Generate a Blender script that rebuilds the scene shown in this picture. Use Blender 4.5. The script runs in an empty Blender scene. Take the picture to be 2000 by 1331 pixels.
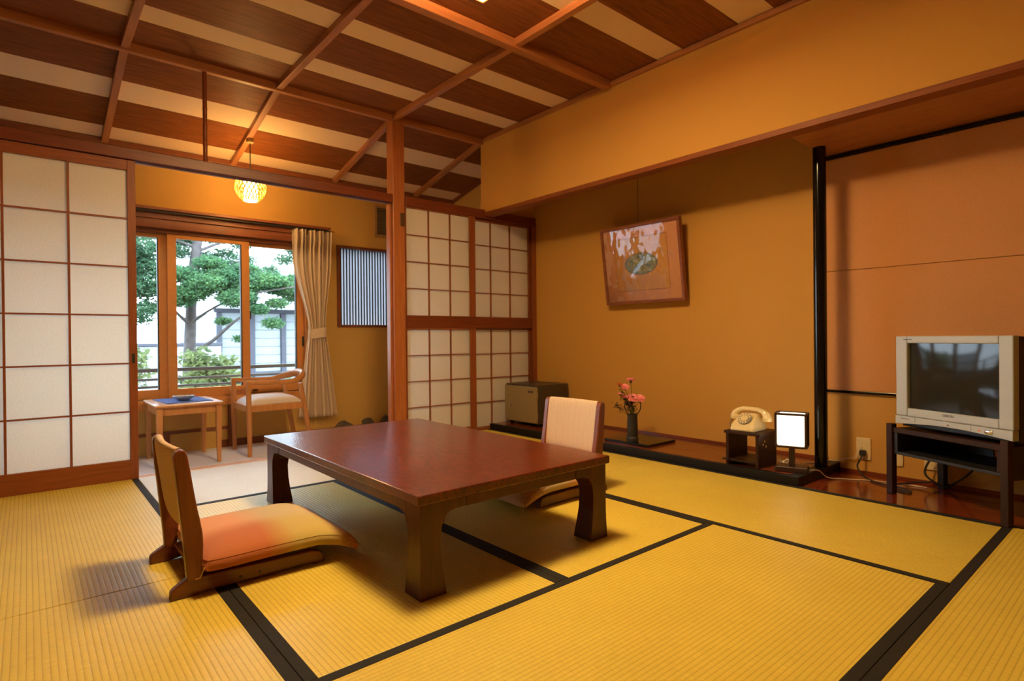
import bpy, bmesh, math, random
import numpy as np
from mathutils import Matrix, Vector
R = math.radians
C = bpy.context.scene.collection
SC = bpy.context.scene

# ------------------------------------------------------------------ camera, world, exposure
CAM_H = 0.80
YAW, PITCH, ROLL = R(40.363), R(-0.283), R(-0.531)
fw = Vector((math.sin(YAW)*math.cos(PITCH), math.cos(YAW)*math.cos(PITCH), math.sin(PITCH)))
rt = Vector((math.cos(YAW), -math.sin(YAW), 0)); up = rt.cross(fw)
rt, up = rt*math.cos(ROLL)+up*math.sin(ROLL), up*math.cos(ROLL)-rt*math.sin(ROLL)
cd = bpy.data.cameras.new('camera'); cd.sensor_width = 36; cd.lens = 1114.28/2000*36
cd.clip_start = 0.05; cd.clip_end = 200
cam = bpy.data.objects.new('camera', cd); C.objects.link(cam)
cam.matrix_world = Matrix(((rt.x, up.x, -fw.x, 0), (rt.y, up.y, -fw.y, 0), (rt.z, up.z, -fw.z, CAM_H), (0, 0, 0, 1)))
SC.camera = cam
cd.dof.use_dof = True; cd.dof.focus_distance = 2.2; cd.dof.aperture_fstop = 4.0
SKY = 12.0
w = bpy.data.worlds.new('sky'); SC.world = w; w.use_nodes = True
bg = w.node_tree.nodes['Background']; bg.inputs[0].default_value = (0.74, 0.88, 1.0, 1); bg.inputs[1].default_value = SKY
SC.view_settings.view_transform = 'Standard'; SC.view_settings.look = 'None'
SC.view_settings.gamma = 1; SC.view_settings.use_curve_mapping = False
SC.view_settings.exposure = 0.0
LAMP_COL = (1.0, 0.67, 0.29)
CEIL_LAMP = 59.0
PENDANT = 75.0
DESK = 1.7

# ------------------------------------------------------------------ materials
def srgb(r, g, b):
    f = lambda c: (c/255/12.92) if c/255 <= .04045 else ((c/255+.055)/1.055)**2.4
    return (f(r), f(g), f(b), 1)
def new_mat(name):
    m = bpy.data.materials.new(name); m.use_nodes = True
    return m, m.node_tree, m.node_tree.nodes['Principled BSDF']
def N(nt, t, **kw):
    n = nt.nodes.new(t)
    for k, v in kw.items():
        if k.startswith('i_'):
            key = k[2:]; key = int(key) if key.isdigit() else key.replace('_', ' ')
            n.inputs[key].default_value = v
        else: setattr(n, k, v)
    return n
def L(nt, a, ao, b, bi): nt.links.new(a.outputs[ao], b.inputs[bi])
def ramp(nt, stops):
    n = nt.nodes.new('ShaderNodeValToRGB'); e = n.color_ramp.elements
    while len(e) < len(stops): e.new(0.5)
    for x, (p, c) in zip(e, stops): x.position = p; x.color = c if len(c) == 4 else (*c, 1)
    return n
def bump(nt, bs, src, so, strength=.3, dist=.002):
    b = N(nt, 'ShaderNodeBump'); b.inputs['Strength'].default_value = strength; b.inputs['Distance'].default_value = dist
    nt.links.new(src.outputs[so], b.inputs['Height']); nt.links.new(b.outputs[0], bs.inputs['Normal'])
def plain(name, col, rough=.5, metal=0, spec=.5, coat=0, noise=0, nscale=40, bmp=0):
    m, nt, bs = new_mat(name)
    c = col if len(col) == 4 else (*col, 1)
    bs.inputs['Base Color'].default_value = c; bs.inputs['Roughness'].default_value = rough
    bs.inputs['Metallic'].default_value = metal; bs.inputs['Specular IOR Level'].default_value = spec
    bs.inputs['Coat Weight'].default_value = coat; bs.inputs['Coat Roughness'].default_value = .1
    tc = N(nt, 'ShaderNodeTexCoord'); no = N(nt, 'ShaderNodeTexNoise'); no.inputs['Scale'].default_value = nscale; no.inputs['Detail'].default_value = 4
    L(nt, tc, 'Object', no, 'Vector')
    k = noise or .04
    r = ramp(nt, [(.3, tuple(x*(1-k) for x in c[:3])), (.7, tuple(min(1, x*(1+k)) for x in c[:3]))])
    L(nt, no, 'Fac', r, 'Fac'); L(nt, r, 'Color', bs, 'Base Color')
    if bmp: bump(nt, bs, no, 'Fac', bmp, .002)
    return m
def wood(name, c1, c2, axis='x', scale=9, rough=.4, coat=0, stretch=14, bmp=.15, dist=.6, spec=.5):
    m, nt, bs = new_mat(name)
    tc = N(nt, 'ShaderNodeTexCoord'); mp = N(nt, 'ShaderNodeMapping')
    s = [stretch]*3; s['xyz'.index(axis)] = 1.0
    mp.inputs['Scale'].default_value = s
    L(nt, tc, 'Object', mp, 'Vector')
    no = N(nt, 'ShaderNodeTexNoise'); no.inputs['Scale'].default_value = scale*.35; no.inputs['Detail'].default_value = 6
    no.inputs['Roughness'].default_value = .65; no.inputs['Distortion'].default_value = dist
    L(nt, mp, 0, no, 'Vector')
    r = ramp(nt, [(.28, c1), (.72, c2)]); L(nt, no, 'Fac', r, 'Fac'); L(nt, r, 'Color', bs, 'Base Color')
    bs.inputs['Roughness'].default_value = rough; bs.inputs['Coat Weight'].default_value = coat; bs.inputs['Coat Roughness'].default_value = .12
    bs.inputs['Specular IOR Level'].default_value = spec
    if bmp: bump(nt, bs, no, 'Fac', bmp, .002)
    return m
def lamp_glow(name, col, st):
    "diffuser over a ring tube: brightest round its middle"
    m, nt, bs = new_mat(name); bs.inputs['Base Color'].default_value = (*col, 1); bs.inputs['Emission Color'].default_value = (*col, 1)
    tc = N(nt, 'ShaderNodeTexCoord'); sp = N(nt, 'ShaderNodeSeparateXYZ'); L(nt, tc, 'Object', sp, 0)
    cb = N(nt, 'ShaderNodeCombineXYZ'); L(nt, sp, 'X', cb, 0); L(nt, sp, 'Y', cb, 1)
    ln = N(nt, 'ShaderNodeVectorMath', operation='DOT_PRODUCT'); L(nt, cb, 0, ln, 0); L(nt, cb, 0, ln, 1)
    m1 = N(nt, 'ShaderNodeMath', operation='MULTIPLY'); m1.inputs[1].default_value = -1/(.17*.17); L(nt, ln, 'Value', m1, 0)
    ex = N(nt, 'ShaderNodeMath', operation='EXPONENT'); L(nt, m1, 0, ex, 0)
    ma = N(nt, 'ShaderNodeMath', operation='MULTIPLY_ADD'); ma.inputs[1].default_value = 3.2*st; ma.inputs[2].default_value = .27*st; L(nt, ex, 0, ma, 0)
    L(nt, ma, 0, bs, 'Emission Strength')
    return m
def emis(name, col, st):
    m, nt, bs = new_mat(name)
    bs.inputs['Base Color'].default_value = (*col, 1); bs.inputs['Roughness'].default_value = .6
    bs.inputs['Emission Color'].default_value = (*col, 1); bs.inputs['Emission Strength'].default_value = st
    return m
def paper(name, col, trans=.5):
    m, nt, bs = new_mat(name)
    tc = N(nt, 'ShaderNodeTexCoord'); no = N(nt, 'ShaderNodeTexNoise'); no.inputs['Scale'].default_value = 120; no.inputs['Detail'].default_value = 5
    L(nt, tc, 'Object', no, 'Vector')
    r = ramp(nt, [(.3, tuple(x*.95 for x in col)), (.7, tuple(min(1, x*1.03) for x in col))]); L(nt, no, 'Fac', r, 'Fac')
    d = N(nt, 'ShaderNodeBsdfDiffuse'); t = N(nt, 'ShaderNodeBsdfTranslucent'); mx = N(nt, 'ShaderNodeMixShader'); mx.inputs[0].default_value = trans
    L(nt, r, 'Color', d, 'Color'); L(nt, r, 'Color', t, 'Color'); L(nt, d, 0, mx, 1); L(nt, t, 0, mx, 2)
    L(nt, mx, 0, nt.nodes['Material Output'], 0)
    return m
def glass(name, tint=(.97, .99, 1), refl=.9, wavy=0):
    m, nt, bs = new_mat(name)
    t = N(nt, 'ShaderNodeBsdfTransparent'); t.inputs[0].default_value = (*tint, 1)
    g = N(nt, 'ShaderNodeBsdfGlossy'); g.inputs['Roughness'].default_value = .02
    fr = N(nt, 'ShaderNodeFresnel'); fr.inputs['IOR'].default_value = 1.45
    mu = N(nt, 'ShaderNodeMath', operation='MULTIPLY'); mu.inputs[1].default_value = refl
    mx = N(nt, 'ShaderNodeMixShader')
    if wavy:
        tc = N(nt, 'ShaderNodeTexCoord'); no = N(nt, 'ShaderNodeTexNoise'); no.inputs['Scale'].default_value = 5.5; no.inputs['Detail'].default_value = 2; L(nt, tc, 'Object', no, 'Vector')
        b = N(nt, 'ShaderNodeBump'); b.inputs['Strength'].default_value = wavy; b.inputs['Distance'].default_value = .01; L(nt, no, 'Fac', b, 'Height'); L(nt, b, 0, g, 'Normal')
    L(nt, fr, 0, mu, 0); L(nt, mu, 0, mx, 0); L(nt, t, 0, mx, 1); L(nt, g, 0, mx, 2); L(nt, mx, 0, nt.nodes['Material Output'], 0)
    return m
def tatami_mat(name='tatami', cols=(srgb(168, 134, 42), srgb(232, 206, 84), srgb(238, 214, 94))):
    m, nt, bs = new_mat(name)
    tc = N(nt, 'ShaderNodeTexCoord'); sp = N(nt, 'ShaderNodeSeparateXYZ'); L(nt, tc, 'Object', sp, 0)
    mu = N(nt, 'ShaderNodeMath', operation='MULTIPLY'); mu.inputs[1].default_value = math.pi/.0152; L(nt, sp, 'Y', mu, 0)
    si = N(nt, 'ShaderNodeMath', operation='SINE'); L(nt, mu, 0, si, 0)
    ab = N(nt, 'ShaderNodeMath', operation='ABSOLUTE'); L(nt, si, 0, ab, 0)
    pw = N(nt, 'ShaderNodeMath', operation='POWER'); pw.inputs[1].default_value = .45; L(nt, ab, 0, pw, 0)
    mp = N(nt, 'ShaderNodeMapping'); mp.inputs['Scale'].default_value = (420, 30, 1); L(nt, tc, 'Object', mp, 0)
    no = N(nt, 'ShaderNodeTexNoise'); no.inputs['Scale'].default_value = 1; no.inputs['Detail'].default_value = 3; L(nt, mp, 0, no, 'Vector')
    big = N(nt, 'ShaderNodeTexNoise'); big.inputs['Scale'].default_value = 3.5; big.inputs['Detail'].default_value = 3; L(nt, tc, 'Object', big, 'Vector')
    r = ramp(nt, [(.0, cols[0]), (.55, cols[1]), (1, cols[2])]); L(nt, pw, 0, r, 0)
    r2 = ramp(nt, [(.25, (.78, .76, .70)), (.75, (1.0, 1.0, 1.0))]); L(nt, no, 'Fac', r2, 0)
    r3 = ramp(nt, [(.3, (.92, .90, .86)), (.7, (1.0, 1.0, 1.0))]); L(nt, big, 'Fac', r3, 0)
    m1 = N(nt, 'ShaderNodeMix', data_type='RGBA', blend_type='MULTIPLY'); m1.inputs[0].default_value = 1
    m2 = N(nt, 'ShaderNodeMix', data_type='RGBA', blend_type='MULTIPLY'); m2.inputs[0].default_value = 1
    nt.links.new(r.outputs[0], m1.inputs[6]); nt.links.new(r2.outputs[0], m1.inputs[7])
    nt.links.new(m1.outputs[2], m2.inputs[6]); nt.links.new(r3.outputs[0], m2.inputs[7])
    nt.links.new(m2.outputs[2], bs.inputs['Base Color'])
    bs.inputs['Roughness'].default_value = .44; bs.inputs['Specular IOR Level'].default_value = .6
    ad = N(nt, 'ShaderNodeMath', operation='MULTIPLY_ADD'); ad.inputs[1].default_value = .25; L(nt, no, 'Fac', ad, 0); L(nt, pw, 0, ad, 2)
    bump(nt, bs, ad, 0, .5, .0012)
    return m
def weave_mat(name, c1, c2, sc=70):
    m, nt, bs = new_mat(name)
    tc = N(nt, 'ShaderNodeTexCoord'); mp = N(nt, 'ShaderNodeMapping'); mp.inputs['Rotation'].default_value = (0, 0, R(45))
    sw = N(nt, 'ShaderNodeSeparateXYZ'); L(nt, tc, 'Object', sw, 0)
    cb = N(nt, 'ShaderNodeCombineXYZ'); L(nt, sw, 'Y', cb, 0); L(nt, sw, 'Z', cb, 1); L(nt, cb, 0, mp, 0)
    br = N(nt, 'ShaderNodeTexBrick'); br.inputs['Scale'].default_value = sc; br.inputs['Mortar Size'].default_value = .06; br.inputs['Mortar Smooth'].default_value = .3
    br.inputs['Color1'].default_value = c1; br.inputs['Color2'].default_value = tuple(x*.93 for x in c1[:3])+(1,); br.inputs['Mortar'].default_value = c2
    br.inputs['Brick Width'].default_value = 1.0; br.inputs['Row Height'].default_value = .42
    L(nt, mp, 0, br, 'Vector'); L(nt, br, 'Color', bs, 'Base Color'); bs.inputs['Roughness'].default_value = .75
    bump(nt, bs, br, 'Fac', -.25, .001)
    return m
def cushion_mat():
    m, nt, bs = new_mat('ombre_cushion_cloth')
    tc = N(nt, 'ShaderNodeTexCoord'); sp = N(nt, 'ShaderNodeSeparateXYZ'); L(nt, tc, 'Object', sp, 0)
    mr = N(nt, 'ShaderNodeMapRange'); mr.inputs['From Min'].default_value = -.27; mr.inputs['From Max'].default_value = .27; L(nt, sp, 'X', mr, 0)
    a = ramp(nt, [(.0, srgb(180, 104, 62)), (.38, srgb(182, 104, 60)), (.56, srgb(190, 166, 96)), (.78, srgb(194, 170, 98)), (.92, srgb(224, 164, 96)), (1, srgb(212, 150, 92))])
    b = ramp(nt, [(.0, srgb(214, 150, 112)), (.30, srgb(212, 152, 116)), (.50, srgb(190, 170, 132)), (.75, srgb(196, 174, 132)), (.9, srgb(218, 172, 116)), (1, srgb(214, 164, 108))])
    L(nt, mr, 0, a, 0); L(nt, mr, 0, b, 0)
    my = N(nt, 'ShaderNodeMapRange', interpolation_type='SMOOTHSTEP'); my.inputs['From Min'].default_value = -.10; my.inputs['From Max'].default_value = .03; L(nt, sp, 'Y', my, 0)
    mx = N(nt, 'ShaderNodeMix', data_type='RGBA'); L(nt, my, 0, mx, 0); nt.links.new(a.outputs[0], mx.inputs[6]); nt.links.new(b.outputs[0], mx.inputs[7])
    nt.links.new(mx.outputs[2], bs.inputs['Base Color']); bs.inputs['Roughness'].default_value = .9
    no = N(nt, 'ShaderNodeTexNoise'); no.inputs['Scale'].default_value = 350; L(nt, tc, 'Object', no, 'Vector'); bump(nt, bs, no, 'Fac', .35, .001)
    bs.inputs['Sheen Weight'].default_value = .15
    return m
def table_mat():
    m, nt, bs = new_mat('zelkova_lacquer')
    tc = N(nt, 'ShaderNodeTexCoord'); mp = N(nt, 'ShaderNodeMapping'); mp.inputs['Scale'].default_value = (3.2, 1.1, 3.2); L(nt, tc, 'Object', mp, 0)
    no = N(nt, 'ShaderNodeTexNoise'); no.inputs['Scale'].default_value = 2.4; no.inputs['Detail'].default_value = 5; no.inputs['Roughness'].default_value = .55; no.inputs['Distortion'].default_value = .5; L(nt, mp, 0, no, 'Vector')
    mu = N(nt, 'ShaderNodeMath', operation='MULTIPLY'); mu.inputs[1].default_value = 80; L(nt, no, 'Fac', mu, 0)
    si = N(nt, 'ShaderNodeMath', operation='SINE'); L(nt, mu, 0, si, 0)
    fi = N(nt, 'ShaderNodeTexNoise'); fi.inputs['Scale'].default_value = 60; fi.inputs['Detail'].default_value = 4
    mp2 = N(nt, 'ShaderNodeMapping'); mp2.inputs['Scale'].default_value = (6, 1, 6); L(nt, tc, 'Object', mp2, 0); L(nt, mp2, 0, fi, 'Vector')
    ad = N(nt, 'ShaderNodeMath', operation='MULTIPLY_ADD'); ad.inputs[1].default_value = .3; L(nt, si, 0, ad, 0); L(nt, fi, 'Fac', ad, 2)
    r = ramp(nt, [(.2, srgb(74, 20, 8)), (.5, srgb(96, 28, 12)), (.85, srgb(104, 33, 14))]); L(nt, ad, 0, r, 0); L(nt, r, 0, bs, 'Base Color')
    bs.inputs['Roughness'].default_value = .35; bs.inputs['Specular IOR Level'].default_value = .25; bs.inputs['Coat Weight'].default_value = .75; bs.inputs['Coat Roughness'].default_value = .09
    b = N(nt, 'ShaderNodeBump'); b.inputs['Strength'].default_value = .32; b.inputs['Distance'].default_value = .0009
    L(nt, ad, 0, b, 'Height'); L(nt, b, 0, bs, 'Normal'); L(nt, b, 0, bs, 'Coat Normal')
    return m
def leaf_mat(name, a, b):
    m, nt, bs = new_mat(name)
    tc = N(nt, 'ShaderNodeTexCoord'); no = N(nt, 'ShaderNodeTexNoise'); no.inputs['Scale'].default_value = 3.5; no.inputs['Detail'].default_value = 4
    L(nt, tc, 'Object', no, 'Vector'); r = ramp(nt, [(.3, a), (.7, b)]); L(nt, no, 'Fac', r, 0)
    d = N(nt, 'ShaderNodeBsdfDiffuse'); t = N(nt, 'ShaderNodeBsdfTranslucent'); mx = N(nt, 'ShaderNodeMixShader'); mx.inputs[0].default_value = .4
    L(nt, r, 0, d, 0); L(nt, r, 0, t, 0); L(nt, d, 0, mx, 1); L(nt, t, 0, mx, 2); L(nt, mx, 0, nt.nodes['Material Output'], 0)
    return m
def picture_mat():
    m, nt, bs = new_mat('oval_still_life_print')
    tc = N(nt, 'ShaderNodeTexCoord'); mp = N(nt, 'ShaderNodeMapping'); mp.inputs['Scale'].default_value = (1, 1/.150, 1/.083); L(nt, tc, 'Object', mp, 0)
    sp = N(nt, 'ShaderNodeSeparateXYZ'); L(nt, mp, 0, sp, 0)
    cb = N(nt, 'ShaderNodeCombineXYZ'); L(nt, sp, 'Y', cb, 0); L(nt, sp, 'Z', cb, 1)
    ln = N(nt, 'ShaderNodeVectorMath', operation='LENGTH'); L(nt, cb, 0, ln, 0)
    no = N(nt, 'ShaderNodeTexNoise'); no.inputs['Scale'].default_value = 28; no.inputs['Detail'].default_value = 4; L(nt, tc, 'Object', no, 'Vector')
    inner = ramp(nt, [(.3, srgb(84, 86, 76)), (.45, srgb(140, 146, 134)), (.55, srgb(156, 150, 110)), (.7, srgb(190, 204, 206))]); L(nt, no, 'Fac', inner, 0)
    rim = ramp(nt, [(.0, (0, 0, 0)), (.90, (0, 0, 0)), (.94, (1, 1, 1)), (1, (1, 1, 1))]); 
    lt = N(nt, 'ShaderNodeMath', operation='LESS_THAN'); lt.inputs[1].default_value = 1.0; L(nt, ln, 'Value', lt, 0)
    L(nt, ln, 'Value', rim, 0)
    m0 = N(nt, 'ShaderNodeMix', data_type='RGBA'); L(nt, rim, 0, m0, 0); nt.links.new(inner.outputs[0], m0.inputs[6]); m0.inputs[7].default_value = srgb(120, 116, 110)
    m1 = N(nt, 'ShaderNodeMix', data_type='RGBA'); L(nt, lt, 0, m1, 0); m1.inputs[6].default_value = srgb(216, 160, 96); nt.links.new(m0.outputs[2], m1.inputs[7])
    nt.links.new(m1.outputs[2], bs.inputs['Base Color']); bs.inputs['Roughness'].default_value = .6
    return m

M = {}
M['tatami'] = tatami_mat()
M['tatami_sheen'] = tatami_mat('daylight_sheen_tatami', (srgb(206, 198, 180), srgb(220, 213, 198), srgb(224, 218, 205)))  # daylight sheen from the window painted into a paler mat colour
M['heri'] = plain('black_border_cloth', srgb(26, 23, 22), .85, noise=.15, nscale=300, bmp=.2)
M['plaster'] = plain('sand_plaster', srgb(202, 152, 74), .92, noise=.05, nscale=260, bmp=.25)
M['plaster_b'] = plain('brown_plaster', srgb(150, 108, 62), .92, noise=.05, nscale=260, bmp=.25)
M['plaster_w'] = plain('pale_plaster', srgb(206, 164, 88), .92, noise=.05, nscale=260, bmp=.25)
M['cloth_panel'] = plain('rust_cloth_panel', srgb(206, 146, 90), .85, noise=.10, nscale=320, bmp=.3)
M['ceil_dark'] = wood('dark_ceiling_board', srgb(100, 54, 26), srgb(144, 86, 46), 'x', 12, .5, 0, 18, .1, .6, .12)
M['ceil_light'] = plain('pale_ceiling_board', srgb(232, 202, 160), .8, noise=.04, nscale=200)
M['cedar_x'] = wood('red_cedar_x', srgb(150, 92, 54), srgb(182, 120, 74), 'x', 10, .42, 0, 16)
M['cedar_y'] = wood('red_cedar_y', srgb(150, 92, 54), srgb(182, 120, 74), 'y', 10, .42, 0, 16)
M['cedar_z'] = wood('red_cedar_z', srgb(156, 88, 48), srgb(190, 118, 68), 'z', 10, .42, 0, 16)
M['rail_dark'] = wood('dark_rail_wood', srgb(118, 62, 34), srgb(148, 84, 48), 'y', 10, .5, 0, 16, .1, .6, .25)
M['kamoi'] = wood('dark_lintel_wood', srgb(98, 44, 24), srgb(128, 62, 34), 'x', 10, .4, 0, 16)
M['shoji_wood'] = wood('shoji_lath_wood', srgb(122, 62, 30), srgb(158, 88, 46), 'z', 10, .45, 0, 16)
M['shoji_wood_x'] = wood('shoji_rail_wood', srgb(122, 62, 30), srgb(158, 88, 46), 'x', 10, .45, 0, 16)
M['sill_pale'] = wood('worn_threshold_wood', srgb(216, 178, 146), srgb(232, 198, 168), 'x', 10, .4, 0, 16)
M['paper'] = paper('shoji_paper', (.93, .90, .83), .58)
M['frost'] = paper('frosted_pane', (.42, .425, .45), .85)
M['winwood'] = plain('amber_window_frame', srgb(212, 144, 74), .45, noise=.05, nscale=30)
M['winwood_d'] = wood('brown_header_wood', srgb(110, 58, 32), srgb(140, 78, 46), 'x', 10, .45, 0, 16)
M['glass'] = glass('window_glass')
M['black'] = plain('black_lacquer', (.006, .005, .005), .14, spec=.4)
M['black_edge'] = plain('black_lacquer_edge', (.007, .006, .006), .38, spec=.25)
M['blackmat'] = plain('black_matte', (.012, .011, .011), .5)
M['toko'] = wood('alcove_board', srgb(98, 42, 20), srgb(132, 62, 30), 'y', 9, .22, .3, 14, .05)
M['tvboard'] = wood('red_plank', srgb(104, 38, 18), srgb(138, 58, 28), 'y', 8, .16, .5, 14, .04)
M['table'] = table_mat()
M['table_side'] = wood('table_side_wood', srgb(58, 17, 8), srgb(88, 30, 15), 'z', 14, .38, .08, 10, .05)
M['table_rail'] = wood('table_rail_wood', srgb(62, 20, 10), srgb(94, 36, 19), 'y', 14, .38, .08, 10, .05)
M['zaisu'] = wood('chair_brown_wood', srgb(104, 52, 28), srgb(134, 72, 40), 'z', 12, .35, .2, 14, .05)
M['zaisu_x'] = wood('chair_brown_rail', srgb(92, 44, 24), srgb(122, 62, 34), 'x', 12, .35, .2, 14, .05)
M['weave'] = weave_mat('woven_pad_cloth', srgb(226, 200, 168), srgb(178, 142, 110), 62)
M['cushion'] = cushion_mat()
M['string'] = plain('pale_string', srgb(214, 176, 110), .8)
M['honey'] = wood('honey_wood', srgb(186, 124, 68), srgb(208, 148, 88), 'z', 10, .35, .1, 14, .03)
M['seat_white'] = plain('pale_seat_cloth', srgb(214, 204, 200), .85, noise=.05, nscale=300, bmp=.2)
M['carpet'] = plain('lavender_grey_carpet', srgb(222, 224, 244), .95, noise=.12, nscale=300, bmp=.5)
M['curtain'] = paper('beige_curtain', (.95, .80, .62), .28)
M['blue'] = plain('blue_placemat', srgb(48, 84, 168), .8, noise=.25, nscale=90)
M['china'] = plain('white_china', srgb(206, 212, 214), .2, noise=.08, nscale=60)
M['china_b'] = plain('blue_china_rim', srgb(90, 110, 150), .25)
M['safe'] = plain('olive_grey_enamel', srgb(146, 128, 96), .4, noise=.04, nscale=400, bmp=.06)
M['safe_d'] = plain('dark_enamel', srgb(70, 60, 50), .4, noise=.05, nscale=400, bmp=.06)
M['chrome'] = plain('chrome', (.75, .72, .66), .2, metal=1)
M['silver'] = plain('silver_plastic', srgb(174, 180, 184), .42, noise=.02)
M['tvdark'] = plain('dark_tv_plastic', srgb(34, 32, 31), .5)
M['screen'] = plain('crt_glass', (.022, .023, .020), .06, spec=.32)
M['ink'] = plain('ink', (.03, .028, .026), .5)
M['ivory'] = plain('ivory_plastic', srgb(232, 212, 160), .22, coat=.3)
M['dial'] = plain('dial_grey', srgb(150, 140, 118), .3)
M['stand'] = wood('walnut_stand', srgb(36, 20, 12), srgb(62, 36, 22), 'z', 10, .45, 0, 14, .04, .6, .2)
M['framewood'] = wood('picture_frame_wood', srgb(110, 58, 34), srgb(150, 84, 52), 'y', 10, .4, 0, 14)
M['matboard'] = plain('peach_mat_board', srgb(222, 160, 122), .8)
M['print'] = picture_mat()
M['vase'] = plain('black_bronze_vase', srgb(40, 40, 42), .45, noise=.2, nscale=30, bmp=.1)
M['pink'] = plain('pink_petal', srgb(250, 150, 156), .6, noise=.12, nscale=80)
M['orange'] = plain('orange_petal', srgb(240, 112, 70), .6, noise=.1, nscale=80)
M['stem'] = plain('green_stem', srgb(62, 74, 40), .6)
M['purple'] = plain('purple_statice', srgb(66, 50, 76), .7, noise=.3, nscale=120)
M['wire'] = plain('dark_wire', (.02, .018, .016), .6)
M['bamboo'] = plain('brown_bamboo', srgb(140, 70, 36), .35, noise=.12, nscale=25)
M['rattan'] = emis('woven_rattan_shade', (1.0, .46, .06), .9)
M['plug'] = plain('cream_outlet', srgb(226, 206, 160), .35)
M['bracket'] = plain('bronze_bracket', srgb(96, 70, 46), .4, metal=.4)
M['rock'] = plain('grey_rock', srgb(92, 82, 74), .85, noise=.3, nscale=12, bmp=.5)
M['ventm'] = plain('tan_vent', srgb(176, 140, 92), .6)
M['ventd'] = plain('vent_dark', srgb(112, 98, 78), .6)
M['white_cord'] = plain('white_cord', srgb(224, 208, 180), .5)
M['rail'] = plain('grey_rail', (.026, .021, .021), .5)
M['bark'] = plain('grey_bark', (.085, .074, .076), .9, noise=.25, nscale=14, bmp=.5)
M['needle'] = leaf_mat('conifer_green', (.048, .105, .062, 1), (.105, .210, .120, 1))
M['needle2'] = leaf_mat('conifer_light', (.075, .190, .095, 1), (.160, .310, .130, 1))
M['bushleaf'] = leaf_mat('bush_green', (.090, .140, .075, 1), (.240, .290, .120, 1))
M['siding'] = plain('pale_blue_siding', (.24, .27, .29), .8)
M['bpost'] = plain('slate_post', (.050, .052, .072), .7)
M['broof'] = plain('pale_roof', (.28, .29, .31), .8)
M['earth'] = plain('garden_earth', (.05, .056, .035), .95, noise=.2, nscale=4)
M['lampwood'] = wood('lamp_frame_wood', srgb(150, 86, 40), srgb(180, 110, 58), 'x', 10, .45)
M['lampdark'] = plain('lamp_dark_frame', srgb(46, 22, 14), .4)

# ------------------------------------------------------------------ mesh helpers
class MB:
    def __init__(s): s.v = []; s.f = []
    def add(s, v, f):
        k = len(s.v); s.v += [tuple(p) for p in v]; s.f += [tuple(i+k for i in q) for q in f]; return s
    def box(s, x0, x1, y0, y1, z0, z1):
        return s.add([(x0,y0,z0),(x1,y0,z0),(x1,y1,z0),(x0,y1,z0),(x0,y0,z1),(x1,y0,z1),(x1,y1,z1),(x0,y1,z1)],
                     [(0,3,2,1),(4,5,6,7),(0,1,5,4),(1,2,6,5),(2,3,7,6),(3,0,4,7)])
    def prism(s, pts, axis, a, b):
        n = len(pts)
        def P(p, t):
            return {'x': (t, p[0], p[1]), 'y': (p[0], t, p[1]), 'z': (p[0], p[1], t)}[axis]
        v = [P(p, a) for p in pts]+[P(p, b) for p in pts]
        f = [tuple(range(n))[::-1], tuple(range(n, 2*n))]+[(i, (i+1) % n, n+(i+1) % n, n+i) for i in range(n)]
        return s.add(v, f)
    def loft(s, secs, cap=True):
        n = len(secs[0]); v = [p for q in secs for p in q]; f = []
        for k in range(len(secs)-1):
            for i in range(n):
                j = (i+1) % n; f.append((k*n+i, k*n+j, (k+1)*n+j, (k+1)*n+i))
        if cap: f += [tuple(range(n))[::-1], tuple(range((len(secs)-1)*n, len(secs)*n))]
        return s.add(v, f)
    def tube(s, pts, r, n=8, cap=True, flat=None):
        pts = [Vector(p) for p in pts]; secs = []; ref = None
        for i, p in enumerate(pts):
            t = (pts[min(i+1, len(pts)-1)]-pts[max(i-1, 0)]).normalized()
            if ref is None:
                ref = Vector((0, 0, 1)) if abs(t.z) < .9 else Vector((1, 0, 0))
            a = (ref-t*ref.dot(t)).normalized(); ref = a; b = t.cross(a)
            rr = r[i] if isinstance(r, (list, tuple)) else r
            ra, rb = (rr, rr) if flat is None else (rr*flat[0], rr*flat[1])
            secs.append([p+a*ra*math.cos(2*math.pi*k/n)+b*rb*math.sin(2*math.pi*k/n) for k in range(n)])
        return s.loft(secs, cap)
    def lathe(s, prof, n=24, c=(0, 0, 0), cap=True):
        return s.loft([[(c[0]+r*math.cos(2*math.pi*k/n), c[1]+r*math.sin(2*math.pi*k/n), c[2]+z) for k in range(n)] for r, z in prof], cap)
    def surf(s, fn, nu, nv):
        v = [fn(i/nu, j/nv) for i in range(nu+1) for j in range(nv+1)]
        f = [(i*(nv+1)+j, (i+1)*(nv+1)+j, (i+1)*(nv+1)+j+1, i*(nv+1)+j+1) for i in range(nu) for j in range(nv)]
        return s.add(v, f)
    def build(s, name, mat, parent=None, bevel=0, smooth=False, seg=2, loc=None, rot=None, fix=True):
        me = bpy.data.meshes.new(name); me.from_pydata(s.v, [], s.f); me.update()
        if fix:
            bm = bmesh.new(); bm.from_mesh(me); bmesh.ops.recalc_face_normals(bm, faces=bm.faces); bm.to_mesh(me); bm.free()
        me.materials.append(M[mat] if isinstance(mat, str) else mat)
        if smooth:
            me.shade_smooth(); me.set_sharp_from_angle(angle=R(42))
        o = bpy.data.objects.new(name, me); C.objects.link(o)
        if parent: o.parent = parent
        if loc: o.location = loc
        if rot: o.rotation_euler = rot
        if bevel:
            b = o.modifiers.new('bevel', 'BEVEL'); b.width = bevel; b.segments = seg; b.limit_method = 'ANGLE'; b.angle_limit = R(35)
        return o
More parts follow.
